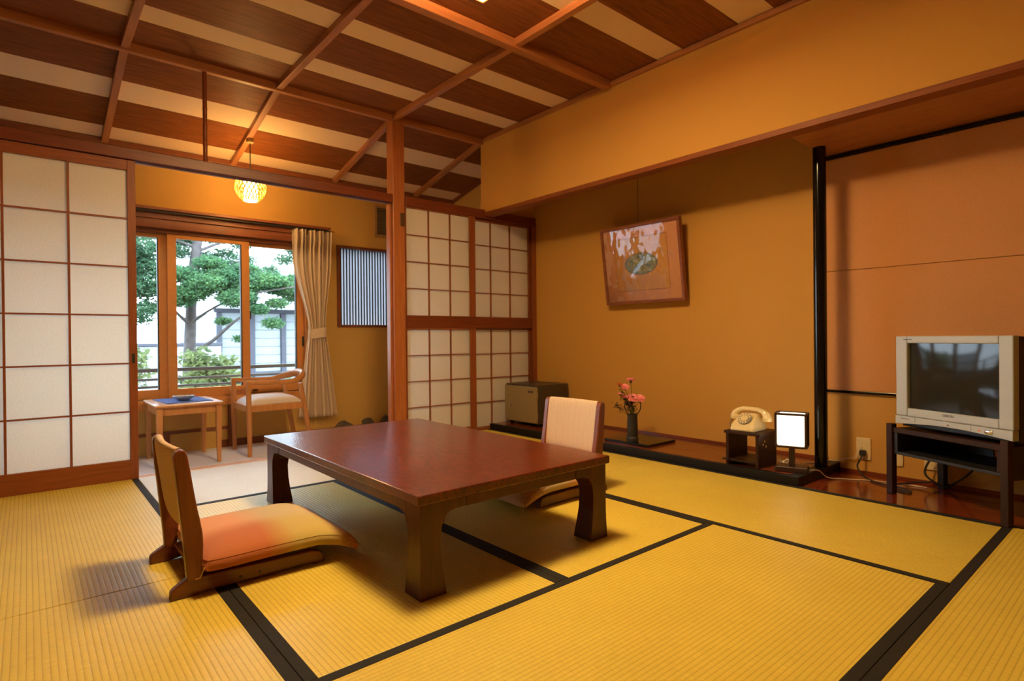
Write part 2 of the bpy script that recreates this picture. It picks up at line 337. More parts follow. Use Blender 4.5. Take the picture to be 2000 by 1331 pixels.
def box(name, mat, x0, x1, y0, y1, z0, z1, parent=None, bevel=.003, loc=None, rot=None):
    "box whose origin is its own centre (parented: in the parent's frame)"
    c = ((x0+x1)/2, (y0+y1)/2, (z0+z1)/2)
    o = MB().box(x0-c[0], x1-c[0], y0-c[1], y1-c[1], z0-c[2], z1-c[2]).build(name, mat, parent, bevel)
    o.location = c
    if rot: o.rotation_euler = rot
    return o
def empty(name, loc=(0, 0, 0), rz=0):
    o = bpy.data.objects.new(name, None); C.objects.link(o); o.location = loc; o.rotation_euler = (0, 0, rz); o.empty_display_size = .05
    return o
def tag(o, label, cat, group=None, kind=None):
    o['label'] = label; o['category'] = cat
    if group: o['group'] = group
    if kind: o['kind'] = kind
    return o
def struct(o, label, cat): return tag(o, label, cat, None, 'structure')
def text(name, s, size, mat, parent, loc, rot, depth=.0006):
    cu = bpy.data.curves.new(name, 'FONT'); cu.body = s; cu.size = size; cu.align_x = 'CENTER'; cu.align_y = 'CENTER'; cu.extrude = depth
    cu.materials.append(M[mat]); tmp = bpy.data.objects.new(name+'_curve', cu); C.objects.link(tmp)
    me = bpy.data.meshes.new_from_object(tmp.evaluated_get(bpy.context.evaluated_depsgraph_get())); bpy.data.objects.remove(tmp)
    o = bpy.data.objects.new(name, me); C.objects.link(o); o.parent = parent; o.location = loc; o.rotation_euler = rot
    return o
rnd = random.Random(7)

# ------------------------------------------------------------------ key dimensions
YS = 3.976          # plane of the sliding screens
YW = 5.12           # window wall
XT = 3.65           # alcove back wall
XD = 3.05           # room face of the hanging wall over the alcove
ZE = -.078          # veranda floor
ZC = 2.535          # ceiling boards
XL, YB = -1.25, -1.30

# ------------------------------------------------------------------ floor with tatami
fl = MB().box(XL, XT, YB, YS-.022, -.09, -.036).build('floor', 'blackmat')
struct(fl, 'tatami floor of the main room made of straw mats with black cloth borders', 'floor')
xs = [-1.25, -.383, .484, 1.331, 2.212, 3.085]
ys = [-1.25, -.385, .485, 1.324, 2.21, 3.096, 3.955]
def mat_tile(x0, x1, y0, y1, along, mt='tatami', sides=(-1, 1)):
    g = .0012
    lx, ly = x1-x0-2*g, y1-y0-2*g
    ln, wd = (lx, ly) if along == 'x' else (ly, lx)
    o = MB().box(-ln/2, ln/2, -wd/2, wd/2, -.035, 0).build('tatami_mat', mt, fl, .002)
    o.location = ((x0+x1)/2, (y0+y1)/2, 0)
    o.rotation_euler = (0, 0, 0 if along == 'x' else R(90))
    for s in sides:
        e = MB().box(-ln/2-.0004, ln/2+.0004, -.0155, .0155, -.034, .0016).build('border_strip', 'heri', o, .001)
        e.location = (0, s*(wd/2-.0152), 0)
mat_tile(xs[1], xs[2], ys[4], ys[6], 'y')
mat_tile(xs[1], xs[2], .44, ys[4], 'y')
mat_tile(xs[2], xs[4], ys[5], ys[6], 'x', 'tatami_sheen', (-1,))
mat_tile(xs[2], xs[3], ys[3], ys[5], 'y')
mat_tile(xs[3], xs[4], ys[3], ys[5], 'y')
mat_tile(xs[4], xs[5], ys[4], ys[6], 'y')
mat_tile(xs[4], xs[5], ys[2], ys[4], 'y')
mat_tile(xs[2], xs[4], ys[2], ys[3], 'x')
mat_tile(1.35, xs[5], ys[1], ys[2], 'x')
mat_tile(-.383, 1.35, ys[1], .44 if False else ys[2]-.045, 'x')
mat_tile(xs[0], xs[1], ys[4], ys[6], 'y'); mat_tile(xs[0], xs[1], .44, ys[4], 'y'); mat_tile(xs[0], xs[1], ys[0], .44, 'y')
mat_tile(1.35, xs[5], ys[0], ys[1], 'x'); mat_tile(-.383, 1.35, ys[0], ys[1], 'x')

fv = box('floor_veranda', 'carpet', XL, 3.53, YS+.06, YW, ZE-.05, ZE, bevel=0)
struct(fv, 'grey carpet floor of the sunken veranda by the window', 'floor')
o = box('trim_1', 'sill_pale', XL, XT, YS-.021, YS+.06, -.12, .0, bevel=.002)
struct(o, 'grooved wooden threshold rail under the sliding screens', 'threshold')
for yy in (YS+.002, YS+.032): box('groove', 'honey', XL+.02, 2.15, yy-.006, yy+.006, -.001, .0012, parent=None, bevel=0).parent = o
for ch in o.children: ch.location = (ch.location.x-o.location.x, ch.location.y-o.location.y, ch.location.z-o.location.z)

# alcove platform and plank floor under the television
al = empty('floor_alcove', (0, 0, 0)); struct(al, 'raised alcove platform with brown boards and black lacquered front edge', 'alcove floor')
for a, b in ((3.125, 3.30), (3.302, 3.476), (3.478, XT)):
    box('plank', 'toko', a, b, 1.375, YS-.03, -.03, .048, al, .001)
box('front_edge', 'black_edge', 3.088, 3.1245, 1.312, YS-.03, -.034, .05, al, .004)
box('end_edge', 'black_edge', 3.125, XT, 1.312, 1.374, -.034, .05, al, .004)
tf = empty('floor_plank', (0, 0, 0)); struct(tf, 'glossy red-brown plank floor strip beneath the television stand', 'plank floor')
for a, b in ((3.102, 3.28), (3.2805, 3.46), (3.4605, XT)): box('plank', 'tvboard', a, b, YB, 1.311, -.034, .0, tf, .0008)
box('edge_strip', 'blackmat', 3.088, 3.1015, YB, 1.311, -.034, .001, tf, .001)

# ------------------------------------------------------------------ walls
wt = MB().box(XT, XT+.1, YB, YS+.0595, -.1, 2.6).build('wall_alcove', 'plaster')
struct(wt, 'sand coloured plaster wall at the back of the alcove', 'wall')
box('skirting', 'toko', XT-.008, XT, 1.375, YS-.03, .048, .066, bevel=.001).parent = wt
box('skirting', 'toko', XT-.008, XT, YB, 1.311, 0, .018, bevel=.001).parent = wt
for nm, z0, z1 in (('cloth_panel', .474, 1.172), ('cloth_panel', 1.176, 1.835)):
    box(nm, 'cloth_panel', XT-.008, XT, YB, 1.40, z0, z1, bevel=.001).parent = wt
box('black_trim', 'black', XT-.018, XT, YB, 1.40, .459, .473, bevel=.001).parent = wt
box('black_trim', 'black', XT-.022, XT, YB, 1.40, 1.838, 1.858, bevel=.001).parent = wt
wd = MB().box(XD, XD+.075, YB, YS+.012, 1.895, ZC-.02).build('wall_hanging', 'plaster')
struct(wd, 'ochre plaster wall hanging above the alcove opening', 'wall')
box('lower_rail', 'rail_dark', XD-.004, XD+.085, YB, YS+.012, 1.862, 1.894, bevel=.002).parent = wd
box('upper_rail', 'cedar_y', XD-.024, XD-.001, YB, YS-.03, ZC-.035, ZC-.004, bevel=.002).parent = wd
sf = empty('ceiling_soffit', (0, 0, 0)); struct(sf, 'low boarded soffit above the television recess', 'ceiling')
for a, b in ((XD+.086, 3.27), (3.2715, 3.40), (3.4015, 3.53), (3.5315, XT)): box('board', 'cedar_y', a, b, YB, 1.365, 1.862, 1.885, sf, .001)
o = box('wall_back', 'plaster_b', XL-.1, XT+.1, YB-.1, YB, -.1, 2.6, bevel=0); struct(o, 'plain plaster wall behind the viewer', 'wall')
o = box('wall_left', 'plaster_b', XL-.1, XL, YB, YW, -.1, 2.6, bevel=0); struct(o, 'plain plaster wall closing the room beside the sliding screens', 'wall')
o = box('wall_alcove_top', 'plaster', XD+.076, XT-.001, YS-.02, YS+.04, 1.918, 2.6, bevel=0); struct(o, 'shaded plaster above the lattice screens inside the alcove', 'wall')
o = box('wall_veranda_right', 'plaster_w', 3.53, 3.66, YS+.06, YW, -.1, 2.6, bevel=0); struct(o, 'small plaster end wall of the veranda under the sloping ceiling', 'wall')
o = box('ceiling_alcove', 'plaster', XD+.076, XT, YB, YS-.021, 2.5, 2.55, bevel=0); struct(o, 'dark plaster lid of the alcove recess', 'ceiling')

# window wall with two openings
WX0, WX1, WZ0, WZ1 = -.42, 1.945, .345, 1.665
LX0, LX1, LZ0, LZ1 = 2.222, 3.40, .925, 1.67  # slatted window widened unseen behind post and screens, to add daylight there
wb = MB()
wb.box(XL, WX0, YW, YW+.12, -.13, 2.45); wb.box(WX0, WX1, YW, YW+.12, -.13, WZ0); wb.box(WX0, WX1, YW, YW+.12, WZ1, 2.45)
wb.box(WX1, LX0, YW, YW+.12, -.13, 2.45); wb.box(LX0, LX1, YW, YW+.12, -.13, LZ0); wb.box(LX0, LX1, YW, YW+.12, LZ1, 2.45); wb.box(LX1, 3.66, YW, YW+.12, -.13, 2.45)
ww = wb.build('wall_window', 'plaster_w'); struct(ww, 'ochre plaster veranda wall around the big sliding window', 'wall')
box('baseboard', 'winwood_d', 1.18, 3.5, YW-.012, YW, ZE, ZE+.06, bevel=.001).parent = ww
box('lower_batten', 'winwood_d', -.4, 1.26, YW-.015, YW, .07, .095, bevel=.001).parent = ww
box('upright', 'winwood_d', 1.26, 1.30, YW-.018, YW, ZE, .27, bevel=.001).parent = ww
box('upright', 'winwood_d', .80, .84, YW-.012, YW, ZE, .07, bevel=.001).parent = ww

# ------------------------------------------------------------------ ceiling: boards and battens
ce = MB().box(XL, XD+.08, YB, YS+.02, ZC+.02, ZC+.07)
SL = .22
ce.prism([(YS+.02, ZC+.02), (YW, ZC+.02-SL*(YW-YS)), (YW, ZC+.07-SL*(YW-YS)), (YS+.02, ZC+.07)], 'x', XL, 3.53)
ce = ce.build('ceiling', 'blackmat'); struct(ce, 'boarded ceiling with dark and pale stripes that slopes down over the veranda', 'ceiling')
bx = [XL, -.42, .447, 1.317, 2.190, XD]
stripe = []           # (y0, y1, pale)
def coffer(y1, y0, pale):
    cur = y1
    for a, b in pale:
        stripe.append((a, cur, 0)); stripe.append((b, a, 1)); cur = b
    stripe.append((y0, cur, 0))
coffer(YS, 2.53, ((3.645, 3.462), (3.085, 2.905)))
coffer(2.53, 1.085, ((2.135, 1.955), (1.60, 1.40)))
coffer(1.085, -.36, ((.68, .50), (.12, -.06)))
coffer(-.36, YB, ((-.76, -.94),))
for i in range(5):
    for y0, y1, p in stripe:
        if y1-y0 < .02: continue
        z = ZC+(.001 if p else 0)
        box('panel', 'ceil_light' if p else 'ceil_dark', bx[i]+.01, bx[i+1]-.01, y0+.0008, y1-.0008, z, z+.012, bevel=0).parent = ce
def sl_z(y): return ZC-SL*(y-YS)
sa = math.atan(SL)
bx2 = [XL, -.42, .447, 1.317, 2.190, 3.05, 3.53]
for i in range(6):
    for y0, y1, p in ((YS+.005, 4.35, 0), (4.35, 4.575, 1), (4.575, 4.93, 0), (4.93, YW, 1)):
        ln = (y1-y0-.0016)/math.cos(sa); yc = (y0+y1)/2
        o = MB().box(-(bx2[i+1]-bx2[i])/2+.01, (bx2[i+1]-bx2[i])/2-.01, -ln/2, ln/2, 0, .012).build('panel', 'ceil_light' if p else 'ceil_dark', ce)
        o.location = ((bx2[i]+bx2[i+1])/2, yc, sl_z(yc)+(.001 if p else 0)); o.rotation_euler = (-sa, 0, 0)
for x in bx[1:5]:
    box('batten', 'cedar_y', x-.021, x+.021, YB, YS-.02, ZC-.04, ZC+.012, bevel=.003).parent = ce
for x in bx2[1:6]:
    ln = (YW-YS-.01)/math.cos(sa); yc = (YW+YS)/2
    o = MB().box(-.021, .021, -ln/2, ln/2, -.036, .01).build('batten', 'cedar_y', ce, .003); o.location = (x, yc, sl_z(yc)); o.rotation_euler = (-sa, 0, 0)
for y in (2.53, 1.085, -.36):
    box('cross_batten', 'cedar_x', XL, XD-.026, y-.027, y+.027, ZC-.052, ZC+.01, bevel=.003).parent = ce
box('fold_batten', 'cedar_x', XL, XD-.001, YS-.022, YS+.018, ZC-.05, ZC+.01, bevel=.003).parent = ce
zz = sl_z(YW)
box('edge_batten', 'winwood_d', XL, 3.53, YW-.03, YW-.001, zz-.035, zz+.004, bevel=.003).parent = ce
o = MB().box(-.012, .012, -.56, .56, -.03, .0).build('edge_batten', 'winwood_d', ce, .002); o.location = (3.515, (YW+YS)/2+.03, sl_z((YW+YS)/2+.03)); o.rotation_euler = (-sa, 0, 0)

# ------------------------------------------------------------------ posts, lintels
pl = empty('pillar', (2.2155, YS+.022, 0)); struct(pl, 'square reddish cedar post standing between veranda and lattice screens', 'pillar')
box('post', 'cedar_z', -.0505, .0505, -.05, .05, .0, ZC-.05, pl, .004)
box('door_track', 'cedar_z', -.068, -.051, -.02, .035, .0, 1.846, pl, .002)
pl['note'] = ''
del pl['note']
br = empty('wall_bracket', (2.2385, YS-.0285, 1.727)); tag(br, 'small bronze bracket plate screwed high on the cedar post', 'bracket')
MB().prism([(-.016, .055), (.021, .055), (.021, -.05), (-.006, -.05), (-.013, -.046), (-.016, -.036)], 'y', -.006, 0).build('plate', 'bracket', br, .002)
for z in (.045, -.035): MB().lathe([(.003, 0), (.003, .002), (.001, .003)], 10).build('screw', 'wire', br, loc=(0, -.006, z), rot=(R(90), 0, 0))
li = empty('lintel', (0, 0, 0)); struct(li, 'long dark wooden lintel beam over the veranda opening', 'lintel')
MB().prism([(YS-.042, 1.852), (YS-.03, 1.852), (YS-.03, 1.866), (YS-.012, 1.866), (YS-.012, 1.852), (YS-.002, 1.852), (YS-.002, 1.866), (YS+.016, 1.866), (YS+.016, 1.852), (YS+.045, 1.852), (YS+.045, 1.915), (YS-.042, 1.915)], 'x', XL, 2.155).build('beam', 'kamoi', li, .003)
l2 = empty('lintel', (0, 0, 0)); struct(l2, 'short dark lintel above the lattice screens reaching into the alcove', 'lintel')
box('beam', 'kamoi', 2.267, XT-.002, YS-.045, YS+.04, 1.842, 1.915, l2, .003)
l3 = box('lintel', 'kamoi', 2.267, XT-.002, YS-.035, YS+.04, .885, .978, bevel=.003); struct(l3, 'middle cross beam between upper and lower lattice screens', 'lintel')
o = box('trim_2', 'shoji_wood_x', 2.267, 3.086, YS-.04, YS-.0215, 0, .022, bevel=.001); struct(o, 'low sill strip beneath the lattice screens', 'trim')
bs_ = empty('trim_3', (.865, YS-.002, 0)); struct(bs_, 'thin bamboo strut hanging from ceiling to lintel', 'strut')
prof = []
for k in range(5):
    z0 = 1.915+k*.114
    prof += [(.0145, z0), (.0128, z0+.006), (.0128, z0+.106), (.0145, z0+.112)]
MB().lathe(prof, 14).build('bamboo_pole', 'bamboo', bs_, smooth=True)
bp = empty('pillar', (3.435, 1.335, 0)); struct(bp, 'slim round black lacquered alcove post', 'pillar')
MB().lathe([(.034, .05), (.034, 1.862)], 32).build('shaft', 'black', bp, smooth=True)

# ------------------------------------------------------------------ sliding screens
def shoji(name, x0, x1, y, z0, z1, cols, rows, st, tr, brl, label, lath=.011, pull=None):
    d = empty(name, ((x0+x1)/2, y, z0)); struct(d, label, 'sliding screen')
    w, h = x1-x0, z1-z0; t = .013
    for s in (-1, 1): box('stile', 'shoji_wood', s*(w/2-st/2)-st/2, s*(w/2-st/2)+st/2, -t, t, 0, h, d, .002)
    box('rail', 'shoji_wood_x', -w/2+st, w/2-st, -t, t, 0, brl, d, .002)
    box('rail', 'shoji_wood_x', -w/2+st, w/2-st, -t, t, h-tr, h, d, .002)
    iw, ih = w-2*st, h-tr-brl
    for i in range(cols):
        for j in range(rows):
            a, b = -iw/2+iw*i/cols, -iw/2+iw*(i+1)/cols
            c, e = brl+ih*j/rows, brl+ih*(j+1)/rows
            box('paper_pane', 'paper', a, b, .005, .0062, c, e, d, 0)
    for i in range(1, cols):
        x = -iw/2+iw*i/cols; box('lath', 'shoji_wood', x-lath/2, x+lath/2, -.010, .0045, brl, h-tr, d, .001)
    for j in range(1, rows):
        z = brl+ih*j/rows; box('cross_lath', 'shoji_wood_x', -iw/2, iw/2, -.009, .0042, z-lath*.4, z+lath*.4, d, .001)
    if pull is not None:
        box('finger_pull', 'wire', w/2-st/2-.008, w/2-st/2+.008, -t-.002, -t, pull-.028, pull+.028, d, .002)
    return d
shoji('door_1', -.402, .489, YS-.021, .0, 1.846, 3, 6, .040, .058, .113, 'wide paper sliding screen covering the window side beside the veranda opening', pull=.70)
shoji('door_2', -1.24, -.36, YS+.012, .0, 1.846, 3, 6, .040, .058, .113, 'further paper sliding screen behind the wide one')
shoji('door_3', 2.268, 2.905, YS-.02, .979, 1.841, 3, 4, .008, .008, .006, 'upper paper lattice screen next to the cedar post', .0095)
shoji('door_4', 2.875, 3.636, YS+.012, .979, 1.841, 3, 4, .045, .02, .006, 'upper paper lattice screen in the alcove corner', .0095)
shoji('door_5', 2.268, 2.905, YS-.02, .0225, .884, 3, 4, .008, .012, .02, 'lower paper lattice screen next to the cedar post', .0095)
shoji('door_6', 2.875, 3.636, YS+.012, .002, .884, 3, 4, .045, .012, .02, 'lower paper lattice screen behind the safe', .0095)
for z0, z1 in ((.979, 1.8405), (.0225, .883)):
    o = box('trim_4' if z0 > .5 else 'trim_5', 'shoji_wood', 2.8755, 2.9395, YS-.043, YS-.0345, z0, z1, bevel=.002)
    struct(o, 'wide wooden meeting stile between the %s lattice screens' % ('upper' if z0 > .5 else 'lower'), 'stile')
o = box('trim_6', 'shoji_wood', 3.60, XT-.001, YS-.045, YS-.0355, .05, 1.8405, bevel=.002); struct(o, 'slim wooden jamb in the alcove corner beside the lattice screens', 'jamb')

# ------------------------------------------------------------------ windows
w1 = empty('window_1', (0, YW, 0)); struct(w1, 'large amber framed sliding window looking on the garden tree', 'window')
box('sill', 'winwood', WX0, WX1+.02, -.035, .10, .27, .345, w1, .004)
box('frame_top', 'winwood_d', WX0, WX1, -.005, .12, 1.635, 1.665, w1, .002)
box('frame_side', 'winwood', WX1-.03, WX1, -.005, .12, .345, 1.635, w1, .002)
def sash(x0, x1, y, name='sash'):
    s = MB(); t = .018; fw_ = .062; z0, z1, fb = .346, 1.634, .075
    s.box(x0, x0+fw_, y-t, y+t, z0, z1); s.box(x1-fw_, x1, y-t, y+t, z0, z1)
    s.box(x0+fw_, x1-fw_, y-t, y+t, z0, z0+fb); s.box(x0+fw_, x1-fw_, y-t, y+t, z1-.03, z1)
    o = s.build(name, 'winwood', w1, .002)
    g = box('pane', 'glass', x0+fw_, x1-fw_, y-.002, y+.002, z0+fb, z1-.03, o, 0)
    box('gasket', 'wire', x1-fw_-.008, x1-fw_, y-t+.001, y+t-.001, z0+fb, z1-.03, o, 0)
    return o
s1 = sash(.838, 1.442, .022); s2 = sash(.20, .846, .062); s3 = sash(1.385, 1.913, .062); s4 = sash(-.40, .26, .022)
box('latch', 'wire', 1.448, 1.460, .03, .044, .98, 1.05, w1, .002)
box('edge_pull', 'wire', 1.895, 1.908, .030, .043, .74, .83, w1, .002)
box('edge_pull', 'wire', 1.47, 1.51, .035, .0439, .365, .378, w1, .001)
hd = empty('trim_7', (0, YW, 0)); struct(hd, 'stepped dark wooden curtain header above the big window', 'header')
box('top_board', 'winwood_d', -.6, 2.11, -.12, -.001, 1.79, 1.812, hd, .003)
box('face_board', 'winwood_d', -.6, 2.06, -.06, -.001, 1.735, 1.789, hd, .003)
box('lower_board', 'winwood_d', -.6, 2.0, -.045, -.001, 1.665, 1.734, hd, .003)
box('curtain_track', 'blackmat', -.6, 2.10, -.10, -.085, 1.775, 1.789, hd, .001)

w2 = empty('window_2', (0, YW, 0)); struct(w2, 'small slatted window with white frosted pane beside the curtain', 'window')
box('frame_side', 'winwood_d', LX0-.012, LX0+.02, -.012, .05, LZ0-.012, LZ1+.012, w2, .002)
box('frame_side', 'winwood_d', LX1-.02, LX1+.012, -.012, .05, LZ0-.012, LZ1+.012, w2, .002)
box('frame_top', 'winwood_d', LX0+.02, LX1-.02, -.012, .05, LZ1-.012, LZ1+.012, w2, .002)
box('frame_bottom', 'winwood_d', LX0+.02, LX1-.02, -.012, .05, LZ0-.012, LZ0+.012, w2, .002)
box('pane', 'frost', LX0+.02, LX1-.02, .06, .062, LZ0, LZ1, w2, 0)
k = 0
while LX0+.036+k*.0294 < LX1-.02:
    x = LX0+.036+k*.0294; box('slat', 'blackmat', x-.0054, x+.0054, .015, .024, LZ0+.012, LZ1-.012, w2, .001); k += 1

# ------------------------------------------------------------------ ceiling lamp
cl = empty('ceiling_lamp', (1.335, 1.812, 0)); tag(cl, 'square glowing ceiling lamp in a wooden frame', 'ceiling lamp')
h = .315
for a in range(4):
    o = MB().prism([(-h-.028, -h-.028), (h+.028, -h-.028), (h-.004, -h+.004), (-h+.004, -h+.004)], 'z', 2.370, 2.396).build('frame_side', 'lampwood', cl, .003); o.rotation_euler = (0, 0, R(90*a))
MB().box(-h+.006, h-.006, -h+.006, h-.006, 2.376, 2.47).build('diffuser', lamp_glow('lamp_diffuser', LAMP_COL, CEIL_LAMP), cl)
for sx in (-1, 1):
    for sy in (-1, 1): MB().lathe([(.008, 2.471), (.008, ZC-.002)], 10).build('hanger_rod', 'lampwood', cl, loc=(sx*.26, sy*.26, 0))

# ------------------------------------------------------------------ low table
TX, TY, TZ = 1.331, 2.222, .325
tb = empty('low_table', (TX, TY, 0)); tag(tb, 'large low red-brown lacquered wooden table in the middle of the tatami', 'table')
hx, hy = .441, .735
box('tabletop', 'table', -hx, hx, -hy, hy, TZ-.031, TZ, tb, .004)
lo = .012
for sx in (-1, 1):
    for sy in (-1, 1):
        ox, oy = sx*(hx-lo), sy*(hy-lo); secs = []
        for z, wdt in ((0, .092), (.02, .090), (.06, .084), (.12, .077), (.18, .075), (.215, .079), (.235, .088), (.2935, .088)):
            ex = .004*max(0, 1-z/.08)
            secs.append([(ox+sx*ex, oy+sy*ex, z), (ox-sx*wdt, oy+sy*ex, z), (ox-sx*wdt, oy-sy*wdt, z), (ox+sx*ex, oy-sy*wdt, z)])
        mb = MB().loft(secs)
        cur = [(.0875, .2935), (.0875, .222), (.091, .236), (.099, .248), (.112, .255), (.13, .258), (.1715, .259), (.1715, .2935)]
        mb.prism([(ox-sx*a, z) for a, z in cur], 'y', oy, oy-sy*.035)
        mb.prism([(oy-sy*a, z) for a, z in cur], 'x', ox, ox-sx*.035)
        mb.build('leg', 'table_side', tb, .003)
for sy in (-1, 1):
    y0 = sy*(hy-lo-.001); box('apron', 'table_rail', -hx+lo+.173, hx-lo-.173, min(y0, y0-sy*.03), max(y0, y0-sy*.03), .258, .2935, tb, .002)
for sx in (-1, 1):
    x0 = sx*(hx-lo-.001); box('apron', 'table_rail', min(x0, x0-sx*.03), max(x0, x0-sx*.03), -hy+lo+.173, hy-lo-.173, .258, .2935, tb, .002)

# ------------------------------------------------------------------ legless floor chairs
def zaisu(loc, rz, label):
    z = empty('floor_chair', loc, rz); tag(z, label, 'chair', 'legless floor chairs at the low table')
    for s in (-1, 1):
        y0, y1 = s*.205, s*.177
        MB().prism([(0, 0), (.001, .026), (.008, .034), (.026, .046), (.046, .058), (.10, .056), (.44, .050), (.466, .044), (.48, .028), (.484, 0), (.45, -0.0), (.43, .006), (.09, .006), (.06, 0)], 'y', y0, y1).build('base_rail', 'zaisu_x', z, .004)
        MB().prism([(.047, .050), (.085, .044), (.091, .10), (.0935, .15), (.092, .19), (.085, .235), (.078, .27), (.0685, .33), (.060, .39), (.052, .44), (.046, .457), (.033, .463), (.020, .457), (.0125, .445), (.020, .36), (.031, .24), (.042, .12)], 'y', y0+s*.001, y1-s*.002).build('upright', 'zaisu', z, .005)
        for bxp in (.26, .20):
            MB().lathe([(.0035, 0), (.0035, .003)], 10).build('bolt', 'wire', z, loc=(bxp, s*.205-.0015 if s < 0 else s*.205-.0015, .025), rot=(R(90), 0, 0))
    def pad(u, v):
        t = u*2*math.pi; ys_ = (v-.5)*.352
        zc, hz, tx = .33, .134, .017
        c, si = math.cos(t), math.sin(t)
        z_ = zc+hz*math.copysign(abs(c)**.35, c)
        xc = .031+(.46-z_)*.132+.012*math.cos(ys_/.176*math.pi/2)*-1
        return (xc+tx*math.copysign(abs(si)**.6, si), ys_, z_)
    pm_ = MB().surf(pad, 40, 12)
    for e in (0, 12): pm_.f.append(tuple(i*13+e for i in range(40)))
    pm_.build('back_pad', 'weave', z, smooth=True)
    box('seat_board', 'zaisu_x', .075, .465, -.176, .176, .050, .066, z, .004)
    return z
zaisu((.325, 2.21, 0), 0, 'brown legless floor chair seen from behind with ombre orange cushion')
zaisu((2.297, 2.15, 0), R(180), 'brown legless floor chair across the low table with woven beige back showing')
def cushion(loc, rz, label, drop=.03):
    o_ = empty('floor_cushion', loc, rz); tag(o_, label, 'cushion', 'seat cushions on the floor chairs')
    n = 32
    def plan(a, b, k=1.0):
        # rounded square: squeeze the corners in, sag the edges a little
        q = 1-.075*(abs(a)*abs(b))**5
        return a*q*(.268-.016*(1-b*b))*k, b*q*(.247-.016*(1-a*a))*k
    def sag(a): return -drop*max(0, (a-.36)/.64)**1.6
    def top(a, b):
        x, y = plan(a, b); rise = ((1-abs(a)**3.0)*(1-abs(b)**3.0))**.6
        return (x, y, .046+.036*rise+sag(a))
    def bot(a, b):
        x, y = plan(a, b); rise = ((1-abs(a)**4)*(1-abs(b)**4))**.5
        return (x, y, .012-.010*rise+sag(a))
    V_, F_ = [], []
    for fn in (top, bot):
        k0 = len(V_)
        V_ += [fn(i/n*2-1, j/n*2-1) for i in range(n+1) for j in range(n+1)]
        F_ += [(k0+i*(n+1)+j, k0+(i+1)*(n+1)+j, k0+(i+1)*(n+1)+j+1, k0+i*(n+1)+j+1) for i in range(n) for j in range(n)]
    ring = [(i, 0) for i in range(n)]+[(n, j) for j in range(n)]+[(n-i, n) for i in range(n)]+[(0, n-j) for j in range(n)]
    K = (n+1)**2; mid0 = len(V_)
    for i, j in ring:
        a, b = i/n*2-1, j/n*2-1; x, y = plan(a, b, 1.024); V_.append((x, y, .030+sag(a)))
    for q in range(len(ring)):
        q1 = (q+1) % len(ring); (a0, b0), (a1, b1) = ring[q], ring[q1]
        F_.append((a0*(n+1)+b0, a1*(n+1)+b1, mid0+q1, mid0+q)); F_.append((mid0+q, mid0+q1, K+a1*(n+1)+b1, K+a0*(n+1)+b0))
    MB().add(V_, F_).build('cover', 'cushion', o_, smooth=True)
    pp = [Vector(top(i/n*2-1, j/n*2-1)) for i, j in ring]; pp.append(pp[0])
    MB().tube(pp, .0014, 5).build('piping', 'cushion', o_, smooth=True)
    for sx, sy in ((1, -1), (-1, -1), (1, 1), (-1, 1)):
        x, y = sx*.258, sy*.234
        x, y = sx*.248, sy*.228
        z0 = .03-(drop*.9 if sx > 0 else 0)
        zend = -loc[2]+.004 if sx > 0 else -loc[2]+.06
        MB().tube([(x, y, z0), (x+sx*.012, y+sy*.004, z0-.004), (x+sx*.022, y+sy*.003, max(zend, z0-.03)), (x+sx*.034, y-sy*.004, zend)], .0016, 6).build('corner_string', 'string', o_)
    return o_
cushion((.672, 2.205, .0645), 0, 'square cushion shading from orange to olive on the nearer floor chair', .055)
cushion((1.955, 2.150, .0645), R(180), 'square orange cushion tucked under the far side of the low table', .045)

# ------------------------------------------------------------------ veranda furniture
st = empty('side_table', (.868, 4.765, ZE)); tag(st, 'small square honey wooden side table by the window', 'table')
H_ = .36-ZE
box('top', 'honey', -.215, .215, -.27, .27, H_-.02, H_, st, .006)
for sx in (-1, 1):
    box('apron', 'honey', sx*.185-.009, sx*.185+.009, -.215, .215, H_-.075, H_-.0205, st, .002)
    box('apron', 'honey', -.165, .165, sx*.235-.009, sx*.235+.009, H_-.075, H_-.0205, st, .002)
    for sy in (-1, 1):
        x, y = sx*.185, sy*.235
        MB().loft([[(x-sx*.012*0+a*r_, y+b*r_, z) for a, b in ((-1, -1), (1, -1), (1, 1), (-1, 1))] for z, r_ in ((0, .012), (H_*.6, .0175), (H_-.021, .0195))]).build('leg', 'honey', st, .003)
pm = box('placemat', 'blue', -.15, .15, -.20, .20, 0, .004, bevel=.001); pm.location = (.872, 4.79, .362); pm.rotation_euler = (0, 0, R(4))
tag(pm, 'blue cloth placemat lying on the side table', 'placemat')
di = empty('dish', (.868, 4.74, .3645)); tag(di, 'shallow white china dish on the blue placemat', 'dish')
MB().lathe([(.030, 0), (.034, .004), (.052, .012), (.066, .024), (.071, .032), (.069, .033), (.062, .026), (.046, .014), (.03, .009), (.001, .008)], 36).build('bowl', 'china', di, smooth=True)
MB().lathe([(.071, .0315), (.0725, .033), (.070, .0345), (.068, .033)], 36, cap=False).build('rim', 'china_b', di, smooth=True)

ac = empty('armchair', (1.50, 4.74, ZE)); tag(ac, 'honey wooden armchair with curved arms and pale seat on the veranda', 'chair')
H0 = -ZE
